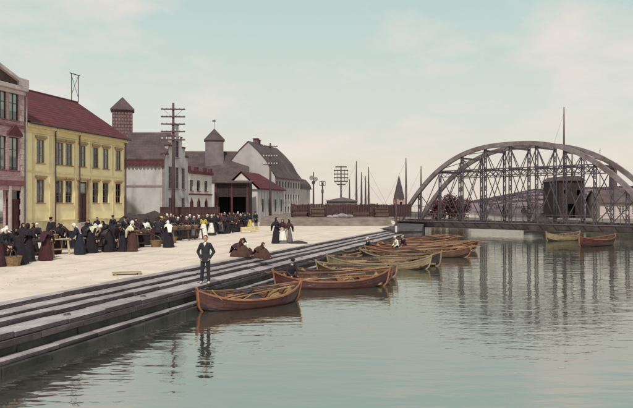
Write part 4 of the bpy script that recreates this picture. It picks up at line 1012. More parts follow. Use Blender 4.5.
GB = 'rowing boats moored at the quay steps'
BT = []
for args in [
    ((204, 311), (293, 301), 1.5, .43, 'boatred', 'boatorange', 'nearest red brown rowing boat with orange rim below the standing man'),
    ((281, 288), (381, 286), 1.6, .44, 'boatred', 'boatorange', 'second dark red rowing boat moored just beyond the nearest one'),
    ((322, 274), (392, 277), 1.3, .36, 'boatbrown', 'boatolive', 'brown rowing boat with pale rim lying behind the dark red one'),
    ((334, 268), (424, 269), 1.6, .44, 'boatolive', 'boatolive', 'pale olive rowing boat with light planking in the middle of the row'),
    ((366, 263), (436, 266), 1.4, .55, 'boatblack', 'boatolive', 'rowing boat with black hull beyond the pale olive boat'),
    ((372, 257), (464, 257), 1.7, .46, 'boatbrown', 'boatorange', 'brown rowing boat loaded with oars beyond the black one'),
    ((380, 251), (471, 250.5), 1.7, .46, 'boatred', 'boatorange', 'red brown rowing boat reaching farthest out into the river'),
    ((384, 246.5), (452, 245), 1.4, .5, 'boatbrown', 'boatorange', 'farthest brown rowing boat lying next to the dark abutment'),
    ((318, 264), (362, 262.5), 1.2, .40, 'boatolive', 'boatolive', 'small pale skiff tucked against the steps behind the olive boat'),
    ((300, 280.5), (386, 281), 1.4, .36, 'boatbrown', 'boatbrown', 'low dark brown boat squeezed between the dark red and pale rimmed boats'),
    ((376, 254), (448, 253.5), 1.4, .46, 'boatblack', 'boatorange', 'black boat with orange rim squeezed in beyond the loaded brown boat'),
    ((390, 243.8), (440, 242.5), 1.3, .45, 'boatred', 'boatbrown', 'short red boat half hidden against the abutment'),
]:
    BT.append(boat(*args, GB, seed=len(BT)))
onames = ['nearest boat', 'second dark red boat', 'brown boat with pale rim', 'pale olive boat', 'black hulled boat', 'loaded brown boat', 'boat reaching farthest out', 'boat next to the abutment', 'small pale skiff', 'low dark brown boat', 'squeezed black boat', 'short red boat']
rr = random.Random(5)
for i, (t, L, prof) in enumerate(BT):
    n = (3, 3, 2, 3, 2, 5, 6, 4, 1, 3, 5, 4)[i]
    for k in range(n):
        y = -.32 + .64 * k / max(1, n - 1); z = prof(.2)[1]
        x0 = -L * rr.uniform(.18, .36); x1 = L * rr.uniform(.42, .62) if i > 4 else L * rr.uniform(.25, .46)
        oar(t, (x0, y * .6, z * .66 + .045 + .012 * k), (x1, y * 1.0, z + rr.uniform(.08, .22) + (.16 if i > 4 else 0)), 'long wooden oar laid lengthwise in the ' + onames[i], 'oars in the ' + onames[i])
t, L, prof = BT[0]
heap(local(t, (-.05, .05, .09)), (.55, .40), .52, 'net', 'net_heap', 'dark heap of fishing net amidships in the nearest boat', 'net', 1)
heap(local(t, (.95, -.1, .09)), (.35, .35), .42, 'wicker', 'gear_heap', 'small brown heap of gear near the bow of the nearest boat', 'fishing gear', 2)
b = MB(); pts = []
for k in range(25): u = k / 24; pts.append((-1.9 + 1.5 * u, -.62 + .12 * math.sin(u * 3.14) - .04 * u, .50 - .30 * math.sin(u * math.pi) + .28 * (1 - u) ** 2))
o = b; b.tube(pts, .018, 6); rp = b.build('mooring_rope', 'rope', loc=t.location, smooth=True); rp.rotation_euler = (0, 0, t.rotation_euler.z); tag(rp, 'pale rope hanging in a loop along the side of the nearest boat', 'rope')
for i, nm in ((1, 'second dark red boat'), (3, 'pale olive boat'), (5, 'loaded brown boat'), (6, 'boat reaching farthest out')):
    t, L, prof = BT[i]
    heap(local(t, (-.3, 0, .09)), (.65, .42), .45, 'net', 'net_heap', 'dark heap of fishing net lying in the ' + nm, 'net', 10 + i)
    heap(local(t, (.75, .05, .09)), (.35, .3), .45, 'wicker', 'gear_heap', 'brown heap of floats and lines in the ' + nm, 'fishing gear', 20 + i)
rr = random.Random(23)
for i, nm in enumerate(onames):
    t, L, prof = BT[i]; e = Vector((t.location.x, t.location.y)); a = local(t, (-L / 2 * 1.02, 0, prof(1)[1] + .06)); sgn = (a.y - QY) / QDY; qx, qy = quay(max(0, sgn - QDX * 0 + rr.uniform(.3, 1.2)), 1.25); z = Vector((qx, qy, -.345))
    pts = [a.lerp(z, k / 10) - Vector((0, 0, .16 * math.sin(math.pi * k / 10))) for k in range(11)]; b = MB(); b.tube(pts, .016, 6)
    tag(b.build('mooring_line', 'rope', smooth=True), 'mooring line tying the %s to the quay' % nm, 'rope', 'mooring lines')
for i, nm in enumerate(onames):
    t, L, prof = BT[i]
    for k in range(2 if i < 8 else 1):       # spars and poles piled across the thwarts
        x0 = -L * rr.uniform(.30, .42); x1 = L * rr.uniform(.30, .44); yy = rr.uniform(-.3, .3); z = prof(.5)[1] + .08
        p, q_ = local(t, (x0, yy, z)), local(t, (x1, yy + rr.uniform(-.2, .2), z + rr.uniform(.0, .12))); b = MB(); b.tube([p, p.lerp(q_, .5) + Vector((0, 0, .02)), q_], [.022, .03, .016], 6)
        tag(b.build('spar', 'pole', smooth=True), 'thin dark spar lying on the thwarts of the ' + nm, 'spar', 'spars in the ' + nm)
    for k in range(2):
        u = (-.42, .40)[k]; w_, sh_, kl = prof(u * 2)
        heap(local(t, (u * L, rr.uniform(-.1, .1), .09)), (.26, .24), sh_ * rr.uniform(.75, 1.05), ('net', 'wicker', 'rope', 'tarp')[(i + k) % 4], ('net_heap', 'gear_heap', 'rope_coil', 'tarpaulin_bundle')[(i + k) % 4], ('small heap of dark net', 'small brown heap of floats', 'heap of pale rope', 'black tarpaulin bundle')[(i + k) % 4] + (' at the quay end of the ' if k == 0 else ' at the river end of the ') + nm, ('net', 'fishing gear', 'rope', 'bundle')[(i + k) % 4], 100 + i * 2 + k)
# the two craft by the bridge
t, L, prof = boat((548, 241), (577, 240), 1.7, .55, 'boatolive', 'boatolive', 'low pale yellow barge moored under the right half of the bridge', None)
t, L, prof = boat((581, 247), (612, 244.5), 1.5, .62, 'boatred', 'boatorange', 'red brown boat with orange rim moored below the right end of the bridge', None)
c = at(541, 217, 96); 
t, L, prof = boat((526, 229), (558, 229), 2.0, .9, 'boatblack', 'boatblack', 'dark barge lying behind the bridge deck below the hill', None)
heap(local(t, (0, 0, .3)), (1.9, .8), 1.5, 'tarp', 'coal_heap', 'dark rounded heap on the barge behind the bridge', 'heap', 31)
# mooring post
x, y = G(396, 243, WATER)
t = empty('mooring_post', (x, y, WATER), 0, 'slim upright wooden post standing among the farthest boats', 'post')
b = MB(); b.tube([(0, 0, -1.2), (.02, 0, 2.2), (.0, 0, 4.3)], [.11, .09, .06], 9); b.build('shaft', 'pole', t, smooth=True); b = MB(); b.tube([(.012, 0, 1.0), (.012, 0, 1.6)], .105, 9); b.build('white_band', 'framewhite', t)

# ------------------------------------------------------------------ people
PC = {}
def torso(b, k=0.0, fem=False):
    b.ell((0, .0, 1.28), (.165 + k, .108 + k, .20 + k)); b.ell((0, 0, 1.08), (.138 + k, .098 + k, .16 + k)); b.ell((0, .01, .95), (.165 + k, .118 + k, .14 + k)); b.limb((-.15, 0, 1.405), .056 + k, (.15, 0, 1.405), .056 + k)
    if fem: b.ell((0, -.075, 1.29), (.135 + k, .06 + k, .08 + k))
def arms(b, J, k=0.0, hands=True, short=0.0):
    for sg, (el, wr) in zip((-1, 1), J):
        sh_ = Vector((sg * .178, 0, 1.395)); el, wr = Vector(el), Vector(wr)
        b.limb(sh_, .054 + k, el, .042 + k); w2 = wr.lerp(el, short); b.limb(el, .041 + k, w2, .03 + k * (1.3 if k else 1))
        if hands:
            d = (wr - el).normalized(); side = d.cross(Vector((0, 1, 0)));  side = side.normalized() if side.length > .1 else Vector((1, 0, 0))
            pc = wr + d * .05; b.limb(wr, .028, pc + d * .02, .036)
            nr = side.cross(d)
            for f in range(4):
                q0 = pc + d * .035 + side * (-.027 + .018 * f); L = (.062, .074, .07, .055)[f]
                q1 = q0 + d * L * .55 - nr * .006; q2 = q1 + d * L * .42 - nr * .022
                b.limb(q0, .0105, q1, .0095, 6); b.limb(q1, .0095, q2, .0085, 6)
            q0 = wr + d * .025 + side * .026; q1 = q0 + d * .03 + side * .03; b.limb(q0, .0125, q1, .011, 6); b.limb(q1, .011, q1 + d * .03, .0095, 6)
def head(b, k=0.0):
    b.limb((0, .012, 1.44), .056, (0, .0, 1.54), .05); b.ell((0, .0, 1.635), (.076, .096, .108)); b.ell((0, -.035, 1.57), (.052, .062, .055)); b.limb((0, -.093, 1.645), .010, (0, -.108, 1.612), .016, 6)
    b.ell((0, -.086, 1.578), (.025, .014, .010)); b.ell((0, -.085, 1.662), (.05, .016, .010))
    for s_ in (-1, 1): b.ell((s_ * .078, .008, 1.622), (.012, .022, .032))
def legs(b, J, k=0.0, feet=True, end=1.0):
    for sg, (hp, kn, an) in zip((-1, 1), J):
        hp, kn, an = Vector(hp), Vector(kn), Vector(an); e2 = kn.lerp(an, end)
        b.limb(hp, .088 + k, kn, .056 + k); b.limb(kn, .056 + k, e2, .04 + k * 1.2); 
        if feet: b.ell((an.x + sg * .012, an.y - .065, max(.036, an.z - .05)), (.042, .125, .036)); b.limb(an, .04, (an.x, an.y, max(.04, an.z - .05)), .042)
STAND = [((-.09, 0, .90), (-.10, -.015, .49), (-.105, .015, .09)), ((.09, 0, .90), (.10, -.015, .49), (.105, .015, .09))]
WIDE = [((-.09, 0, .90), (-.12, -.02, .49), (-.15, .02, .09)), ((.09, 0, .90), (.115, -.01, .49), (.14, -.04, .09))]
SIT = [((-.09, 0, .12), (-.13, -.42, .44), (-.14, -.52, .09)), ((.09, 0, .12), (.13, -.44, .42), (.14, -.56, .09))]
BENCH = [((-.09, 0, .45), (-.12, -.40, .46), (-.14, -.42, .09)), ((.09, 0, .45), (.12, -.40, .46), (.14, -.40, .09))]
A_DOWN = [((-.25, .03, 1.12), (-.25, -.05, .88)), ((.25, .03, 1.12), (.25, -.05, .88))]
A_POCK = [((-.315, .07, 1.14), (-.185, -.03, .945)), ((.315, .07, 1.14), (.185, -.03, .945))]
A_FWD = [((-.24, -.10, 1.14), (-.17, -.36, 1.08)), ((.24, -.10, 1.14), (.17, -.36, 1.08))]
A_REACH = [((-.22, -.18, 1.20), (-.15, -.42, 1.10)), ((.22, -.16, 1.18), (.12, -.40, 1.06))]
A_HIP = [((-.26, .02, 1.12), (-.22, -.16, .93)), ((.24, -.10, 1.14), (.08, -.30, 1.12))]
def fold(pitch, hipz, drop=0.0, lean=0.0):
    return Matrix.Translation((0, 0, hipz - drop)) @ Matrix.Rotation(R(pitch), 4, 'X') @ Matrix.Translation((0, 0, -hipz))
def skirt(b, ztop, hem, rt, rb, sway=0.0, seed=0, n=36, off=0.0, a0=None, a1=None, lift=.0):
    rr = random.Random(seed); ph_ = [rr.uniform(0, 6.28) for _ in range(3)]; rings = []
    steps = [0, .06, .16, .3, .5, .72, .9, 1]
    angs = [2 * math.pi * k / n for k in range(n)] if a0 is None else [a0 + (a1 - a0) * k / (n - 1) for k in range(n)]
    for v in steps:
        z = ztop + (hem - ztop) * v; r = rt + (rb - rt) * (v ** .75) + off; ring = []
        for a in angs:
            f = 1 + (.03 + .09 * v) * v * (math.sin(9 * a + ph_[0]) * .5 + math.sin(5 * a + ph_[1] + v) * .6 + math.sin(14 * a + ph_[2]) * .25)
            ring.append((r * f * math.cos(a), r * f * math.sin(a) * .88 + sway * v, z))
        rings.append(ring)
    return rings
def scarf(b, big=0.0):
    # kerchief: a shell round the skull that leaves the face free, with a tail on the nape
    n, m = 20, 10; ids = {}; vs = []; fs = []
    for j in range(m + 1):
        t = -1.15 + (math.pi / 2 + 1.15) * j / m
        for k in range(n):
            a = 2 * math.pi * k / n
            vs.append(((.092 + big) * math.cos(t) * math.cos(a), .008 + (.112 + big) * math.cos(t) * math.sin(a), 1.632 + (.128 + big) * math.sin(t)))
    for j in range(m):
        for k in range(n):
            p = vs[j * n + k]; q_ = vs[(j + 1) * n + (k + 1) % n]; cx_, cy_, cz_ = (p[0] + q_[0]) / 2, (p[1] + q_[1]) / 2, (p[2] + q_[2]) / 2
            if cy_ < -.04 and cz_ < 1.69 and abs(cx_) < .068: continue
            fs.append((j * n + k, j * n + (k + 1) % n, (j + 1) * n + (k + 1) % n, (j + 1) * n + k))
    b.add(vs, fs)
    b.loft([[(-.07, .08, 1.56), (0, .125, 1.56), (.07, .08, 1.56), (0, .07, 1.56)], [(-.10, .10, 1.47), (0, .15, 1.45), (.10, .10, 1.47), (0, .09, 1.46)], [(-.03, .12, 1.36), (0, .14, 1.34), (.03, .12, 1.36), (0, .11, 1.35)]])
    b.loft([[(-.06, -.03, 1.54), (.06, -.03, 1.54), (.05, -.07, 1.535), (-.05, -.07, 1.535)], [(-.05, -.02, 1.50), (.05, -.02, 1.50), (.03, -.06, 1.49), (-.03, -.06, 1.49)]])

def figure(kind):
    """mesh pieces of one pose, made once and shared: {part: (mesh, default material)}"""
    if kind in PC: return PC[kind]
    out = {}
    upM = None; LEG = STAND; ARM = A_DOWN; fem = kind.startswith('woman')
    if kind == 'man_pockets': LEG, ARM = WIDE, A_POCK
    if kind == 'man_work': ARM = A_FWD; upM = fold(14, .92)
    if kind == 'man_sit': LEG, ARM = BENCH, A_FWD; upM = fold(18, .92, .47)
    if kind == 'woman_stand': ARM = A_FWD
    if kind == 'woman_hip': ARM = A_HIP
    if kind == 'woman_bend': ARM = A_REACH; upM = fold(52, .92)
    if kind == 'woman_lean': ARM = A_REACH; upM = fold(24, .92)
    if kind == 'woman_sit': LEG, ARM = SIT, A_REACH; upM = fold(24, .92, .80)
    vx = .0125 if kind == 'man_pockets' else .015
    b = MB(); b.M = upM; torso(b, 0, fem); arms(b, ARM); head(b); b.M = None; legs(b, LEG)
    if upM is not None and kind.endswith('sit'): b.ell((0, .02, .14 if kind == 'woman_sit' else .47), (.17, .14, .12))
    out['body'] = (bake(b, 'skin', vx), 'skin')
    j = MB(); j.M = upM; torso(j, .022, fem); arms(j, ARM, .020, False, .06 if kind != 'man_pockets' else -.04)
    if not fem:
        j.ell((0, 0, 1.16), (.172, .122, .30)); j.loft([[((.160 + .03 * v) * math.cos(a), (.112 + .032 * v) * math.sin(a), 1.14 - .36 * v) for a in [2 * math.pi * k / 20 for k in range(20)]] for v in (0, .3, .6, 1)])
        j.limb((0, .02, 1.44), .074, (0, .015, 1.465), .070)
    else: j.limb((0, .01, 1.43), .075, (0, .008, 1.48), .064)
    out['jacket'] = (bake(j, 'cloth_black', vx), 'cloth_black')
    if not fem:
        p = MB()
        if kind == 'man_sit': p.ell((0, .02, .47), (.19, .155, .14))
        else: p.ell((0, .01, .93), (.18, .135, .13))
        legs(p, LEG, .024, False, .93); out['trousers'] = (bake(p, 'cloth_slate', vx), 'cloth_slate')
        s_ = MB()
        for sg, (hp, kn, an) in zip((-1, 1), LEG):
            s_.ell((an[0] + sg * .012, an[1] - .068, .044), (.050, .138, .046)); s_.limb(an, .054, (an[0], an[1], .05), .052)
        out['shoes'] = (bake(s_, 'cloth_brown', .012), 'cloth_brown')
        h = MB(); h.M = upM; h.ell((0, .02, 1.665), (.085, .098, .092)); h.ell((0, .05, 1.61), (.078, .062, .08)); out['hair'] = (bake(h, 'hair', .012), 'hair')
        c = MB(); c.M = upM; c.loft([[(r * math.cos(a), .008 + r * 1.0 * math.sin(a) - .008 * v, z) for a in [2 * math.pi * k / 18 for k in range(18)]] for v, (r, z) in enumerate(((.070, 1.455), (.064, 1.50), (.056, 1.505), (.056, 1.455)))], cap=False)
        if kind == 'man_pockets':
            c.extrude([(-.05, 1.46), (.05, 1.46), (.0, 1.31)], 'y', -.138, -.124)
        out['collar'] = (c.mesh('collar', 'cloth_white', smooth=True), 'cloth_white')
        k_ = MB(); k_.M = upM; k_.loft([[(r * math.cos(a), .01 + r * 1.15 * math.sin(a), z) for a in [2 * math.pi * q_ / 20 for q_ in range(20)]] for (r, z) in ((.083, 1.665), (.086, 1.69), (.103, 1.715), (.104, 1.735), (.08, 1.757), (.02, 1.765))])
        k_.loft([[(.07 * math.cos(a), -.075 + .0 * q_, 1.672 - .004 * q_) if False else (.075 * math.cos(a) * (1 - .1 * q_), -.07 - .075 * q_ * abs(math.sin(a)), 1.685 - .02 * q_) for a in [math.pi * i / 8 for i in range(9)]] for q_ in (0, 1)], closed=False, cap=False)
        out['cap'] = (k_.mesh('cap', 'cloth_black', smooth=True), 'cloth_black')
    else:
        s_ = MB()
        if kind == 'woman_sit':
            rings = []
            for (y, w_, hz_) in ((.26, .24, .20), (.12, .32, .36), (-.08, .34, .38), (-.28, .34, .50), (-.44, .33, .56), (-.54, .32, .46), (-.64, .36, .16), (-.70, .38, .05)):
                rings.append([(w_ * math.cos(a) * (1 + .05 * math.sin(5 * a + y * 9)), y, max(0.0, .01 + hz_ * max(0, math.sin(a))) if math.sin(a) > 0 else 0.0) for a in [2 * math.pi * k / 24 for k in range(24)]])
            s_.loft(rings); out['skirt'] = (s_.mesh('skirt', 'cloth_black', smooth=True), 'cloth_black')
        else:
            s_.loft(skirt(s_, 1.10, .03, .155, .36, .05 if kind == 'woman_bend' else .02, len(PC)), cap=False); out['skirt'] = (s_.mesh('skirt', 'cloth_black', smooth=True), 'cloth_black')
            a_ = MB(); r1 = skirt(a_, 1.07, .22, .155, .36, .02, len(PC), 14, .018, R(-90 - 52), R(-90 + 52)); r2 = skirt(a_, 1.07, .22, .155, .36, .02, len(PC), 14, .008, R(-90 - 52), R(-90 + 52))
            a_.loft([p + q_[::-1] for p, q_ in zip(r1, r2)]); out['apron'] = (a_.mesh('apron', 'cloth_white', smooth=True), 'cloth_white')
        f = MB(); f.M = upM; scarf(f); out['headscarf'] = (f.mesh('headscarf', 'cloth_white', smooth=True), 'cloth_white')
        w_ = MB(); w_.M = upM      # shawl over the shoulders, crossing on the breast
        w_.loft([[(rx * math.cos(a), .01 + ry * math.sin(a) + (.05 * v * (math.sin(a) > .3)), z - (.10 * v if abs(math.cos(a)) < .5 else 0)) for a in [2 * math.pi * k / 24 for k in range(24)]] for v, (rx, ry, z) in enumerate(((.075, .075, 1.485), (.15, .115, 1.465), (.232, .145, 1.40), (.262, .165, 1.29), (.265, .18, 1.20)))], cap=False)
        out['shawl'] = (w_.mesh('shawl', 'cloth_black', smooth=True), 'cloth_black')
        h_ = MB(); h_.M = upM; h_.loft([[(r * math.cos(a), .005 + r * math.sin(a), z) for a in [2 * math.pi * k / 20 for k in range(20)]] for (r, z) in ((.20, 1.685), (.205, 1.70), (.10, 1.715), (.095, 1.78), (.07, 1.80), (.01, 1.805))]); out['hat'] = (h_.mesh('hat', 'straw', smooth=True), 'straw')
    PC[kind] = out; return out

def person(kind, px, py, face, label, z=0.0, height=1.66, wear=None, group='market people', loc=None):
    """wear: {part: material} of the pieces worn; face: degrees, 0 looks at the camera, + turns to the photograph's right"""
    fig = figure(kind); x, y = G(px, py, z) if loc is None else loc
    t = empty('person', (x, y, z), R(face), label, 'person', group); s_ = height / 1.74; t.scale = (s_ * (.93 if kind == 'man_pockets' else 1), s_, s_)
    for part, m in dict({'body': 'skin'}, **(wear or {})).items():
        me, dm = fig[part]; o = link(part, me, t)
        if m != dm: o.material_slots[0].link = 'OBJECT'; o.material_slots[0].material = M[m]
        if part == 'body' and kind == 'man_pockets':
            for sx in (-1, 1):
                b = MB(); b.ell((sx * .03, -.088, 1.645), (.012, .008, .007), 8, 6); b.build('eye', 'hair', o)
    return t
def W(j, s_, scarf_='white', shawl=None, apron=None, hat=False):
    d = {'jacket': 'cloth_' + j, 'skirt': 'cloth_' + s_}
    if scarf_: d['headscarf'] = 'cloth_' + scarf_
    if shawl: d['shawl'] = 'cloth_' + shawl
    if apron: d['apron'] = 'cloth_' + apron
    if hat: d['hat'] = 'straw'
    return d
def MN(j, t, cap='black'):
    d = {'jacket': 'cloth_' + j, 'trousers': 'cloth_' + t, 'shoes': 'cloth_black', 'hair': 'hair', 'collar': 'cloth_white'}
    if cap: d['cap'] = 'cloth_' + cap
    return d
ZS = -.36
person('man_pockets', 205.5, 283.6, -3, 'bareheaded man in dark suit standing on the quay step with hands in pockets', ZS, 1.74, {'jacket': 'cloth_slate', 'trousers': 'cloth_slate', 'shoes': 'cloth_cream', 'hair': 'hair', 'collar': 'cloth_white'}, 'people on the quay')
# people seated and standing along the quay
person('woman_sit', 237, 256.5, 60, 'hunched person in dark brown seated on the quay edge with back half turned', 0, 1.72, W('brown', 'brown', 'brown', 'plum'), 'people on the quay')
person('woman_sit', 247, 254.5, -30, 'seated woman in white blouse and dark headscarf in the middle of the resting group', 0, 1.64, W('white', 'maroon', 'black'), 'people on the quay')
person('woman_sit', 259, 258.0, 55, 'seated person in red brown at the right of the resting group', -.002, 1.45, W('brown', 'brown', 'brown', 'brown'), 'people on the quay')
person('woman_stand', 276.5, 243.5, 70, 'tall woman in black at the left of the three standing by the quay', 0, 1.66, W('black', 'black', 'black', 'black'), 'people on the quay')
person('woman_hip', 282.5, 243.5, 0, 'woman in long white apron in the middle of the three by the quay', 0, 1.55, W('plum', 'grey', 'black', None, 'white'), 'people on the quay')
person('woman_stand', 288.5, 242.5, -70, 'shorter woman in dark clothes at the right of the three by the quay', 0, 1.50, W('brown', 'grey', 'black', 'plum', 'cream'), 'people on the quay')
t, L, prof = BT[1]; p = local(t, (-.36 * L, .05, .10))
person('man_sit', 0, 0, 25, 'man in dark work clothes sitting at the quay end of the second boat', WATER + .10, 1.66, MN('slate', 'plum', 'black'), 'people on the quay', (p.x, p.y))
for (px, py, lab, wr) in ((370, 254.5, 'boatman in white cap standing in the boats behind the olive boat', MN('black', 'slate', 'white')), (397.5, 252.5, 'boatman in white cap standing beside the slim mooring post', MN('white', 'slate', 'white')), (405, 251.5, 'boatman in pale cap right of the slim mooring post', MN('plum', 'black', 'cream'))):
    person('man_sit', px, py, -60, lab, WATER + .1, 1.66, wr, 'boatmen')
for (px, py, lab) in ((292, 217.5, 'tiny distant figure walking by the pale barn wall, left of a pair'), (297, 217, 'tiny distant figure by the pale barn wall, right of a pair')):
    person('woman_stand', px, 221.0, 40, lab, 0, 1.66, W('black', 'black', 'black'), 'distant walkers')
# the fish market, nearest first
CR = [
 ('woman_lean', 0, 266.5, 80, 'woman with white headscarf bending at the left edge of the market', W('black', 'plum'), 1.62),
 ('woman_bend', 18.5, 264.5, -75, 'woman with bright white headscarf bending over a fish basket, near left edge', W('black', 'black', 'white', None, 'slate'), 1.76),
 ('woman_stand', 28, 261.5, 150, 'tall woman in plain black seen from behind at the left stalls', W('black', 'black', 'black', 'black'), 1.66),
 ('woman_lean', 46, 260.5, 170, 'broad woman in dark maroon skirt seen from behind by the pale bench', W('plum', 'maroon', 'black', 'plum'), 1.56),
 ('woman_stand', 37, 252, 20, 'woman with white headscarf behind the maroon skirted woman', W('slate', 'black', 'white', None, 'white'), 1.5),
 ('woman_lean', 8, 258, 15, 'woman in pale shawl behind the left stall table', W('black', 'slate', 'white', 'cream'), 1.55),
 ('man_work', 52.5, 246.5, -10, 'man in dark coat and cap standing against the yellow wall', MN('black', 'black', 'black'), 1.74),
 ('woman_lean', 79.5, 254.5, -60, 'woman in blue black dress and white kerchief right of the pale bench', W('navy', 'navy', 'white'), 1.6),
 ('woman_bend', 92, 253, 65, 'stooping woman with pale shawl over dark dress below the house door', W('black', 'black', 'white', 'cream'), 1.74),
 ('woman_stand', 97, 240.5, 0, 'small dark headed figure close to the yellow wall right of the door', W('black', 'black', 'black'), 1.6),
 ('man_work', 113.5, 239, 0, 'dark figure in cap at the right end of the yellow wall', MN('black', 'slate', 'black'), 1.7),
 ('woman_bend', 110, 252, 75, 'woman all in black stooping over the second table', W('black', 'black', 'black', 'black'), 1.74),
 ('woman_bend', 122, 251.5, -70, 'stooping woman with a pale grey apron beside the brown dressed woman', W('plum', 'black', 'black', None, 'grey'), 1.74),
 ('woman_stand', 132.5, 251.5, 120, 'woman in brown dress with white headscarf and pale shawl', W('brown', 'brown', 'white', 'cream'), 1.62),
 ('woman_stand', 146, 245, 165, 'woman with white shawl over a black dress beside the covered cart', W('white', 'black', 'black', 'white'), 1.62),
 ('woman_lean', 152, 243, -60, 'woman in plain dark dress right of the white shawled woman', W('black', 'plum', 'black', 'black'), 1.6),
 ('woman_stand', 161.5, 244, 30, 'woman in a pale straw hat near the middle of the market', W('black', 'slate', None, 'black', None, True), 1.68),
 ('woman_lean', 168.5, 247.5, 200, 'dark dressed woman with white collar standing forward of the crowd', W('slate', 'black', 'white', 'white'), 1.60),
 ('woman_lean', 60, 249.5, 10, 'dark figure bent behind the left end of the pale bench', W('black', 'black', 'black', 'black'), 1.5),
 ('woman_bend', 70.5, 249, -50, 'dark stooping figure behind the right end of the pale bench', W('plum', 'black', 'black'), 1.6),
 ('woman_lean', 85.5, 252.5, 190, 'dark shawled woman left of the house door', W('black', 'black', 'black', 'black'), 1.6),
 ('woman_bend', 102, 249.5, -20, 'stooping woman in white kerchief below the right of the house door', W('black', 'slate', 'white'), 1.7),
 ('woman_lean', 117, 248, 30, 'woman in dark shawl behind the table with splayed legs', W('slate', 'black', 'black', 'slate'), 1.6),
 ('woman_stand', 127.5, 249.5, -80, 'dark woman pressed close to the brown dressed woman', W('black', 'black', 'black', 'plum'), 1.6),
 ('woman_lean', 139, 247, 60, 'dark woman at the small table', W('plum', 'black', 'brown', 'black'), 1.58),
 ('woman_lean', 156.5, 241.5, 100, 'dark woman left of the straw hat', W('black', 'black', 'black', 'black'), 1.62),
 ('woman_stand', 23, 257, 60, 'dark shawled woman between the white scarf and the tall black figure', W('black', 'black', 'black', 'black'), 1.6),
 ('woman_stand', 33, 255.5, -40, 'dark woman right of the tall black figure, one row back', W('plum', 'black', 'brown', 'black'), 1.58),
 ('woman_lean', 55.5, 254, 120, 'dark woman close to the left end of the pale bench', W('black', 'plum', 'black', 'black'), 1.55),
 ('woman_stand', 88.5, 248, 10, 'dark woman standing in front of the door step', W('black', 'black', 'black', 'slate'), 1.6),
 ('woman_lean', 106.5, 248, -30, 'dark woman leaning between the two stooping ones', W('slate', 'black', 'black', 'black'), 1.6),
 ('man_work', 124.5, 244, 30, 'man in dark cap behind the grey aproned woman', MN('black', 'black', 'black'), 1.72),
 ('woman_stand', 136, 244.5, 30, 'dark woman behind the brown dressed woman', W('plum', 'black', 'black', 'black'), 1.62),
 ('man_work', 158, 246, 170, 'man in dark coat between the carts and the straw hat', MN('slate', 'black', 'black'), 1.72),
 ('woman_lean', 12, 261, 60, 'dark woman crouched over the table at the left edge', W('black', 'plum', 'black', 'black'), 1.55),
 ('woman_lean', 177.5, 240, 20, 'woman with large white kerchief at the long table, first of three', W('black', 'black', 'white', 'black'), 1.66),
 ('woman_stand', 186.5, 239, -15, 'woman with white kerchief at the long table, second of three', W('plum', 'black', 'white', 'plum'), 1.62),
 ('woman_stand', 194, 238.5, 15, 'woman with white kerchief at the long table, third of three', W('slate', 'black', 'white', None, 'grey'), 1.62),
 ('woman_stand', 203.5, 238.5, 180, 'woman in yellow blouse and long white skirt', W('mustard', 'white', 'brown'), 1.66),
 ('woman_stand', 211.5, 235.5, 0, 'woman with white kerchief and pale apron right of the yellow blouse', W('black', 'slate', 'white', None, 'white'), 1.64),
 ('man_work', 217, 234.5, 40, 'man in dark coat behind the pale aproned woman', MN('black', 'black', 'black'), 1.72),
 ('woman_stand', 221.5, 234, -20, 'woman in bright red headscarf', W('plum', 'black', 'red', 'brown', 'grey'), 1.74),
 ('woman_stand', 227, 233.5, 100, 'woman in dark shawl right of the red headscarf', W('black', 'black', 'black', 'slate'), 1.64),
 ('man_work', 231.5, 233, 200, 'man in flat cap with his back turned near the end of the crowd', MN('slate', 'black', 'brown'), 1.7),
 ('woman_lean', 236, 232, 0, 'woman with red brown headscarf leaning forward', W('brown', 'black', 'maroon', 'brown'), 1.62),
 ('woman_stand', 240.5, 231.5, -30, 'woman with cream headscarf near the right end of the crowd', W('black', 'plum', 'cream', 'black'), 1.62),
 ('man_work', 245, 230.5, 10, 'man in navy coat at the right end of the crowd', MN('navy', 'black', 'black'), 1.7),
 ('woman_stand', 249.5, 230, 20, 'woman with mustard apron standing among the yellow baskets', W('black', 'black', 'black', None, 'mustard'), 1.62),
 ('man_work', 256, 228.5, -20, 'man in black standing alone at the far right end of the market', MN('black', 'black', 'black'), 1.75),
]
for (kd, px, py, fc, lab, wr, ht) in CR: person(kd, px, py, fc, lab, 0, ht, wr)
rr = random.Random(11)
extra = [('', 165, 236.5), ('', 173.5, 237.5), ('', 181.5, 236.5), ('', 190, 236), ('', 199, 235.5), ('', 207.5, 234), ('', 214.5, 232.5), ('', 219.5, 231), ('', 224, 231.5), ('', 229.5, 230.5), ('', 234.5, 230), ('', 242.5, 228.5), ('', 247.5, 227.6), ('', 159, 236), ('', 167, 233),
         ('behind the long table', 176, 234), ('behind the second kerchief', 190, 232), ('in the back row by the red wagon', 182, 230.5), ('in the back row', 198, 231), ('in the back row', 208, 230), ('in the back row', 214.5, 229.5), ('in the back row', 224.5, 229),
         ('in the back row', 233.5, 228), ('in the back row', 171, 232), ('in the back row', 238, 227.5)]
LM = [(161.5, 'straw hatted woman'), (168.5, 'forward white collared woman'), (177.5, 'first white kerchief'), (186.5, 'second white kerchief'), (194, 'third white kerchief'), (203.5, 'woman in yellow blouse'),
      (211.5, 'pale aproned woman'), (221.5, 'woman in red headscarf'), (231.5, 'man in flat cap'), (240.5, 'woman with cream headscarf'), (249.5, 'woman with mustard apron')]
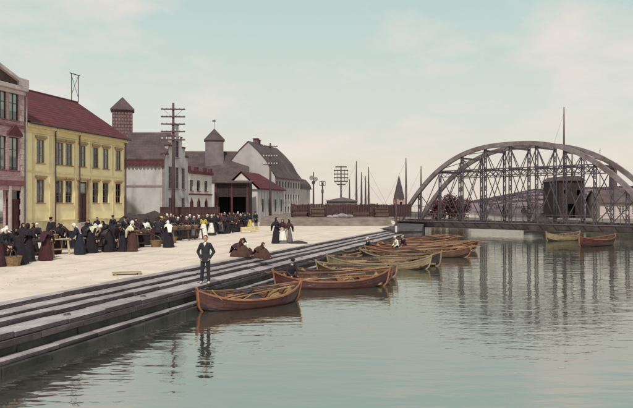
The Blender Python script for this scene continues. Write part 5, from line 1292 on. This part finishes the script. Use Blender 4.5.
for i, (wherex, px, py) in enumerate(extra):
    kd = rr.choice(('woman_stand', 'man_work', 'woman_hip'))
    wr = MN(rr.choice(('black', 'slate', 'brown')), 'black', rr.choice(('black', 'brown'))) if kd == 'man_work' else W(rr.choice(('black', 'plum', 'slate')), 'black', rr.choice(('white', 'black', 'brown')), rr.choice((None, 'black')))
    near = min(LM, key=lambda q_: abs(q_[0] - px)); what = ('man in %s cap' % wr['cap'][6:]) if 'cap' in wr else ('woman in %s headscarf' % wr['headscarf'][6:])
    o = person(kd, px, py, rr.uniform(-60, 60), '%s %s the %s' % (what, 'just behind' if py > 231.9 else ('well behind' if px > near[0] else 'in the back row behind'), near[1]), 0, rr.uniform(1.6, 1.74), wr, 'back row of the market crowd')

# ------------------------------------------------------------------ market furniture
def table(px, py, rz, L, label, legmat='oldplank', h=.78, w_=.62, group='market tables'):
    x, y = G(px, py); t = empty('market_table', (x, y, 0), rz, label, 'table', group)
    for k in range(3): b = MB(); b.box(-L / 2, L / 2, -w_ / 2 + k * w_ / 3 + .004, -w_ / 2 + (k + 1) * w_ / 3 - .004, h - .035, h); b.build('plank', legmat, t)
    nl = 2 if L < 1.8 else 3
    for k in range(nl):
        xx = -L / 2 + .14 + (L - .28) * k / (nl - 1)
        for sy in (-1, 1): b = MB(); b.bar((xx - .0, sy * (w_ / 2 + .06), 0), (xx, sy * (w_ / 2 - .07), h - .04), .075, .06); b.build('leg', legmat, t)
        b = MB(); b.box(xx - .025, xx + .025, -w_ / 2 + .08, w_ / 2 - .08, h - .10, h - .04); b.build('bearer', legmat, t)
    b = MB(); b.box(-L / 2 + .14, L / 2 - .14, -.025, .025, .22, .29); b.build('stretcher', legmat, t)
    return t
QR = math.atan2(QDY, QDX)
def basket(x, y, z, r, h, label, group=None, fish=True):
    t = empty('fish_basket', (x, y, z), rr.uniform(0, 6), label, 'basket', group)
    n = 20; b = MB(); b.loft([[(rad * math.cos(a) * (1 + .02 * (k % 2)), rad * math.sin(a) * (1 + .02 * (k % 2)), zz) for k, a in enumerate([2 * math.pi * i / n for i in range(n)])] for (rad, zz) in ((r * .75, 0), (r * .86, h * .4), (r, h), (r * .92, h), (r * .8, h * .45), (r * .7, .03))]); b.build('body', 'wicker', t)
    b = MB(); b.tube([(r * .97 * math.cos(a), r * .97 * math.sin(a), h) for a in [2 * math.pi * i / 16 for i in range(17)]], .022, 6, cap=False); b.build('rim', 'wicker', t)
    b = MB(); b.tube([(r * .95 * math.cos(a), 0, h + r * .8 * math.sin(a)) for a in [math.pi * i / 10 for i in range(11)]], .016, 6); b.build('handle', 'wicker', t)
    if fish:
        b = MB()
        for k in range(14):
            a = rr.uniform(0, 6.28); rad = r * .55 * rr.random() ** .5; cx_, cy_ = rad * math.cos(a), rad * math.sin(a); th = rr.uniform(0, 3.14); z_ = h * .8 + rr.uniform(0, .05)
            ax = Vector((math.cos(th), math.sin(th), rr.uniform(-.2, .2))) * .13
            b.tube([Vector((cx_, cy_, z_)) - ax, Vector((cx_, cy_, z_)) - ax * .3, Vector((cx_, cy_, z_)) + ax * .55, Vector((cx_, cy_, z_)) + ax * .8, Vector((cx_, cy_, z_)) + ax], [.006, .026, .012, .02, .03], 6)
        tag(b.build('catch', 'fish', t), kind='stuff')
    return t
T = [(65, 254, .95, 2.0, 'pale wooden bench table with bare legs in front of the yellow house', 'paleplank'),
     (9, 262.5, .9, 1.9, 'table with wicker baskets at the left edge of the market', 'darkplank'),
     (36, 258.5, .9, 1.6, 'dark table between the black dressed and maroon skirted women', 'darkplank'),
     (101, 251.5, .95, 1.8, 'table under the stooping women below the house door', 'darkplank'),
     (116, 250.5, 1.0, 1.5, 'table with splayed legs beside the grey aproned woman', 'darkplank'),
     (141, 247.5, 1.0, 1.3, 'small table between the brown dress and the covered cart', 'darkplank'),
     (185, 240.5, 1.05, 3.2, 'long table in front of the three white kerchiefs', 'darkplank'),
     (228, 231.8, 1.1, 2.6, 'table near the right end of the crowd', 'darkplank')]
for i, (px, py, rz, L, lab, mt) in enumerate(T):
    t = table(px, py, rz, L, lab, mt); sn = ('pale bench by the yellow house', 'table at the left edge', 'dark table by the maroon skirt', 'table below the house door', 'table with splayed legs', 'small table by the cart', 'long table of the white kerchiefs', 'table near the crowd\'s right end')[i]
    for k in range(2):
        if i == 0: continue
        p = local(t, ((-.12 + .3 * k) * L, .02, .78)); heap((p.x, p.y, .78), (.30, .24), .26 + .08 * k, ('net', 'tarp')[(i + k) % 2], 'goods_heap', ('left' if k == 0 else 'right') + ' dark heap of wares on the ' + sn, 'wares', 200 + i * 2 + k)
    for k in range(2 if L < 2.5 else 4):
        if i == 0 and k: continue
        u = -.32 + .64 * k / max(1, (1 if L < 2.5 else 3)); p = local(t, (u * L, 0, .78))
        basket(p.x, p.y, .78, .24, .22, 'round wicker fish basket standing on the ' + sn, 'baskets on the ' + sn)
b_sp = [(72, 247, 'wicker basket on the ground behind the pale bench'), (60, 247, 'dark wicker basket behind the left end of the pale bench'), (156, 247, 'wicker basket on the ground beside the straw hatted woman'), (13, 266, 'wicker basket on the ground at the feet of the bending woman'), (172, 243, 'wicker basket on the ground left of the long table')]
for (px, py, lab) in b_sp: x, y = G(px, py); basket(x, y, 0, .34, .38, lab, 'baskets on the ground')
for (px, py) in ((245.5, 232.5), (250, 232.2), (253.5, 231.8)):
    x, y = G(px, py); t = empty('fish_crate', (x, y, 0), .3, 'yellow wooden fish crate standing at the right end of the crowd', 'crate', 'yellow crates')
    b = MB(); b.box(-.4, .4, -.28, .28, 0, .03); b.build('base', 'paleplank', t)
    for z in (.05, .20, .35):
        for y_ in (-.28, .26): b = MB(); b.box(-.4, .4, y_, y_ + .02, z, z + .13); b.build('slat', 'paleplank', t)
        for x_ in (-.42, .40): b = MB(); b.box(x_, x_ + .02, -.28, .28, z, z + .13); b.build('slat', 'paleplank', t)
# covered carts behind the crowd
def cart(px, py, rz, label, load):
    x, y = G(px, py); t = empty('market_cart', (x, y, 0), rz, label, 'cart', 'carts behind the market')
    b = MB(); b.box(-1.2, 1.2, -.55, .55, .75, .82); b.build('bed', 'oldplank', t)
    for sy in (-1, 1): b = MB(); b.box(-1.2, 1.2, sy * .57 - .02, sy * .57 + .02, .822, 1.12); b.build('side_board', 'oldplank', t); b = MB(); b.bar((1.2, sy * .4, .78), (2.5, sy * .35, .72), .06, .06); b.build('shaft', 'oldplank', t)
    for sy in (-1, 1):
        b = MB(); ri = .58; b.tube([(ri * math.cos(a), sy * .72, .62 + ri * math.sin(a)) for a in [2 * math.pi * k / 24 for k in range(25)]], .04, 6, cap=False)
        for k in range(5): a = k * math.pi / 5; b.bar((-ri * math.cos(a), sy * .72, .62 - ri * math.sin(a)), (ri * math.cos(a), sy * .72, .62 + ri * math.sin(a)), .035, .035)
        b.tube([(0, sy * .64, .62), (0, sy * .8, .62)], .09, 8); b.build('wheel', 'oldplank', t)
    b = MB(); b.tube([(0, -.64, .62), (0, .64, .62)], .045, 6); b.build('axle', 'iron', t)
    c = MB(); n = 16; rings = []
    for u in (-1.25, -1.1, -.5, .2, .8, 1.15, 1.28):
        k_ = math.sqrt(max(.02, 1 - (u / 1.3) ** 4)); rings.append([(u, .66 * math.cos(a) * (.9 + .1 * math.sin(a * 5 + u * 4)), .95 + load * k_ * max(0, math.sin(a)) ** .6 * (1 + .16 * math.sin(u * 5 + px) + .12 * math.sin(u * 9 + a * 3))) for a in [math.pi * j / n for j in range(n + 1)]])
    c.loft(rings, closed=False, cap=False); c.build('tarpaulin', 'tarp', t, smooth=True)
cart(136, 238.5, .25, 'left of two carts covered with a dark rounded tarpaulin by the grey house', .78)
cart(152, 236.5, .35, 'right of two carts covered with a dark rounded tarpaulin by the grey house', .88)
# loose things on the square
x, y = G(127, 274.5); t = empty('plank_sledge', (x, y, 0), R(20), 'flat weathered wooden sledge lying near the quay edge', 'sledge')
for k in range(3): b = MB(); b.box(-.5, .5, -.22 + k * .15, -.09 + k * .15, .06, .09); b.build('plank', 'oldplank', t)
for x_ in (-.4, .4): b = MB(); b.box(x_ - .04, x_ + .04, -.26, .26, 0, .06); b.build('runner', 'oldplank', t)
x, y = G(298, 243.5); heap((x, y, 0), (.62, .30), .18, 'net', 'net_heap', 'low dark pile of nets on the square beside the three standing women', 'net', 77)


# straw, scales and small stones trodden into the square round the market
rr = random.Random(91); b = MB()
for k in range(420):
    px = rr.uniform(0, 300); py = 240 + rr.random() * 40 - px * .05 + rr.random() ** 3 * 25; x, y = G(px, max(py, 228))
    if (x - QX) * QDY - (y - QY) * QDX > -.5: continue
    a = rr.uniform(0, 6.28); l_ = rr.uniform(.02, .08); w_ = rr.uniform(.004, .012); d = Vector((math.cos(a), math.sin(a), 0)) * l_; n_ = Vector((-math.sin(a), math.cos(a), 0)) * w_; c = Vector((x, y, .004)); h_ = Vector((0, 0, rr.uniform(.004, .012)))
    b.add([c - d, c - n_, c + d, c + n_, c + h_], [(0, 1, 4), (1, 2, 4), (2, 3, 4), (3, 0, 4)])
tag(b.build('litter', 'oldplank'), 'straw and small litter trodden into the pale market square', 'litter', kind='stuff')

# stacked timber and barrels in front of the red fence
rr = random.Random(17)
for (px, w_, n_, lab) in ((300, 1.7, 6, 'leftmost low stack of dark timber baulks before the red fence'), (318, 1.5, 7, 'tall stack of dark timber baulks left of the boulders'), (360, 1.9, 6, 'broad stack of dark timber baulks right of the boulders'), (381, 1.6, 7, 'rightmost stack of dark timber baulks before the red fence')):
    p = at(px, 215, 77.2); t = empty('timber_stack', (p.x, 77.2, .93), R(rr.uniform(-6, 6)), lab, 'timber stack')
    for k in range(n_):
        for q_ in range(3):
            b = MB(); o_ = rr.uniform(-.12, .12); b.box(-w_ / 2 + o_, w_ / 2 + o_, -.30 + q_ * .21, -.11 + q_ * .21, k * .165, k * .165 + .155); b.build('baulk', 'redplank' if rr.random() < .55 else 'darkplank', t)
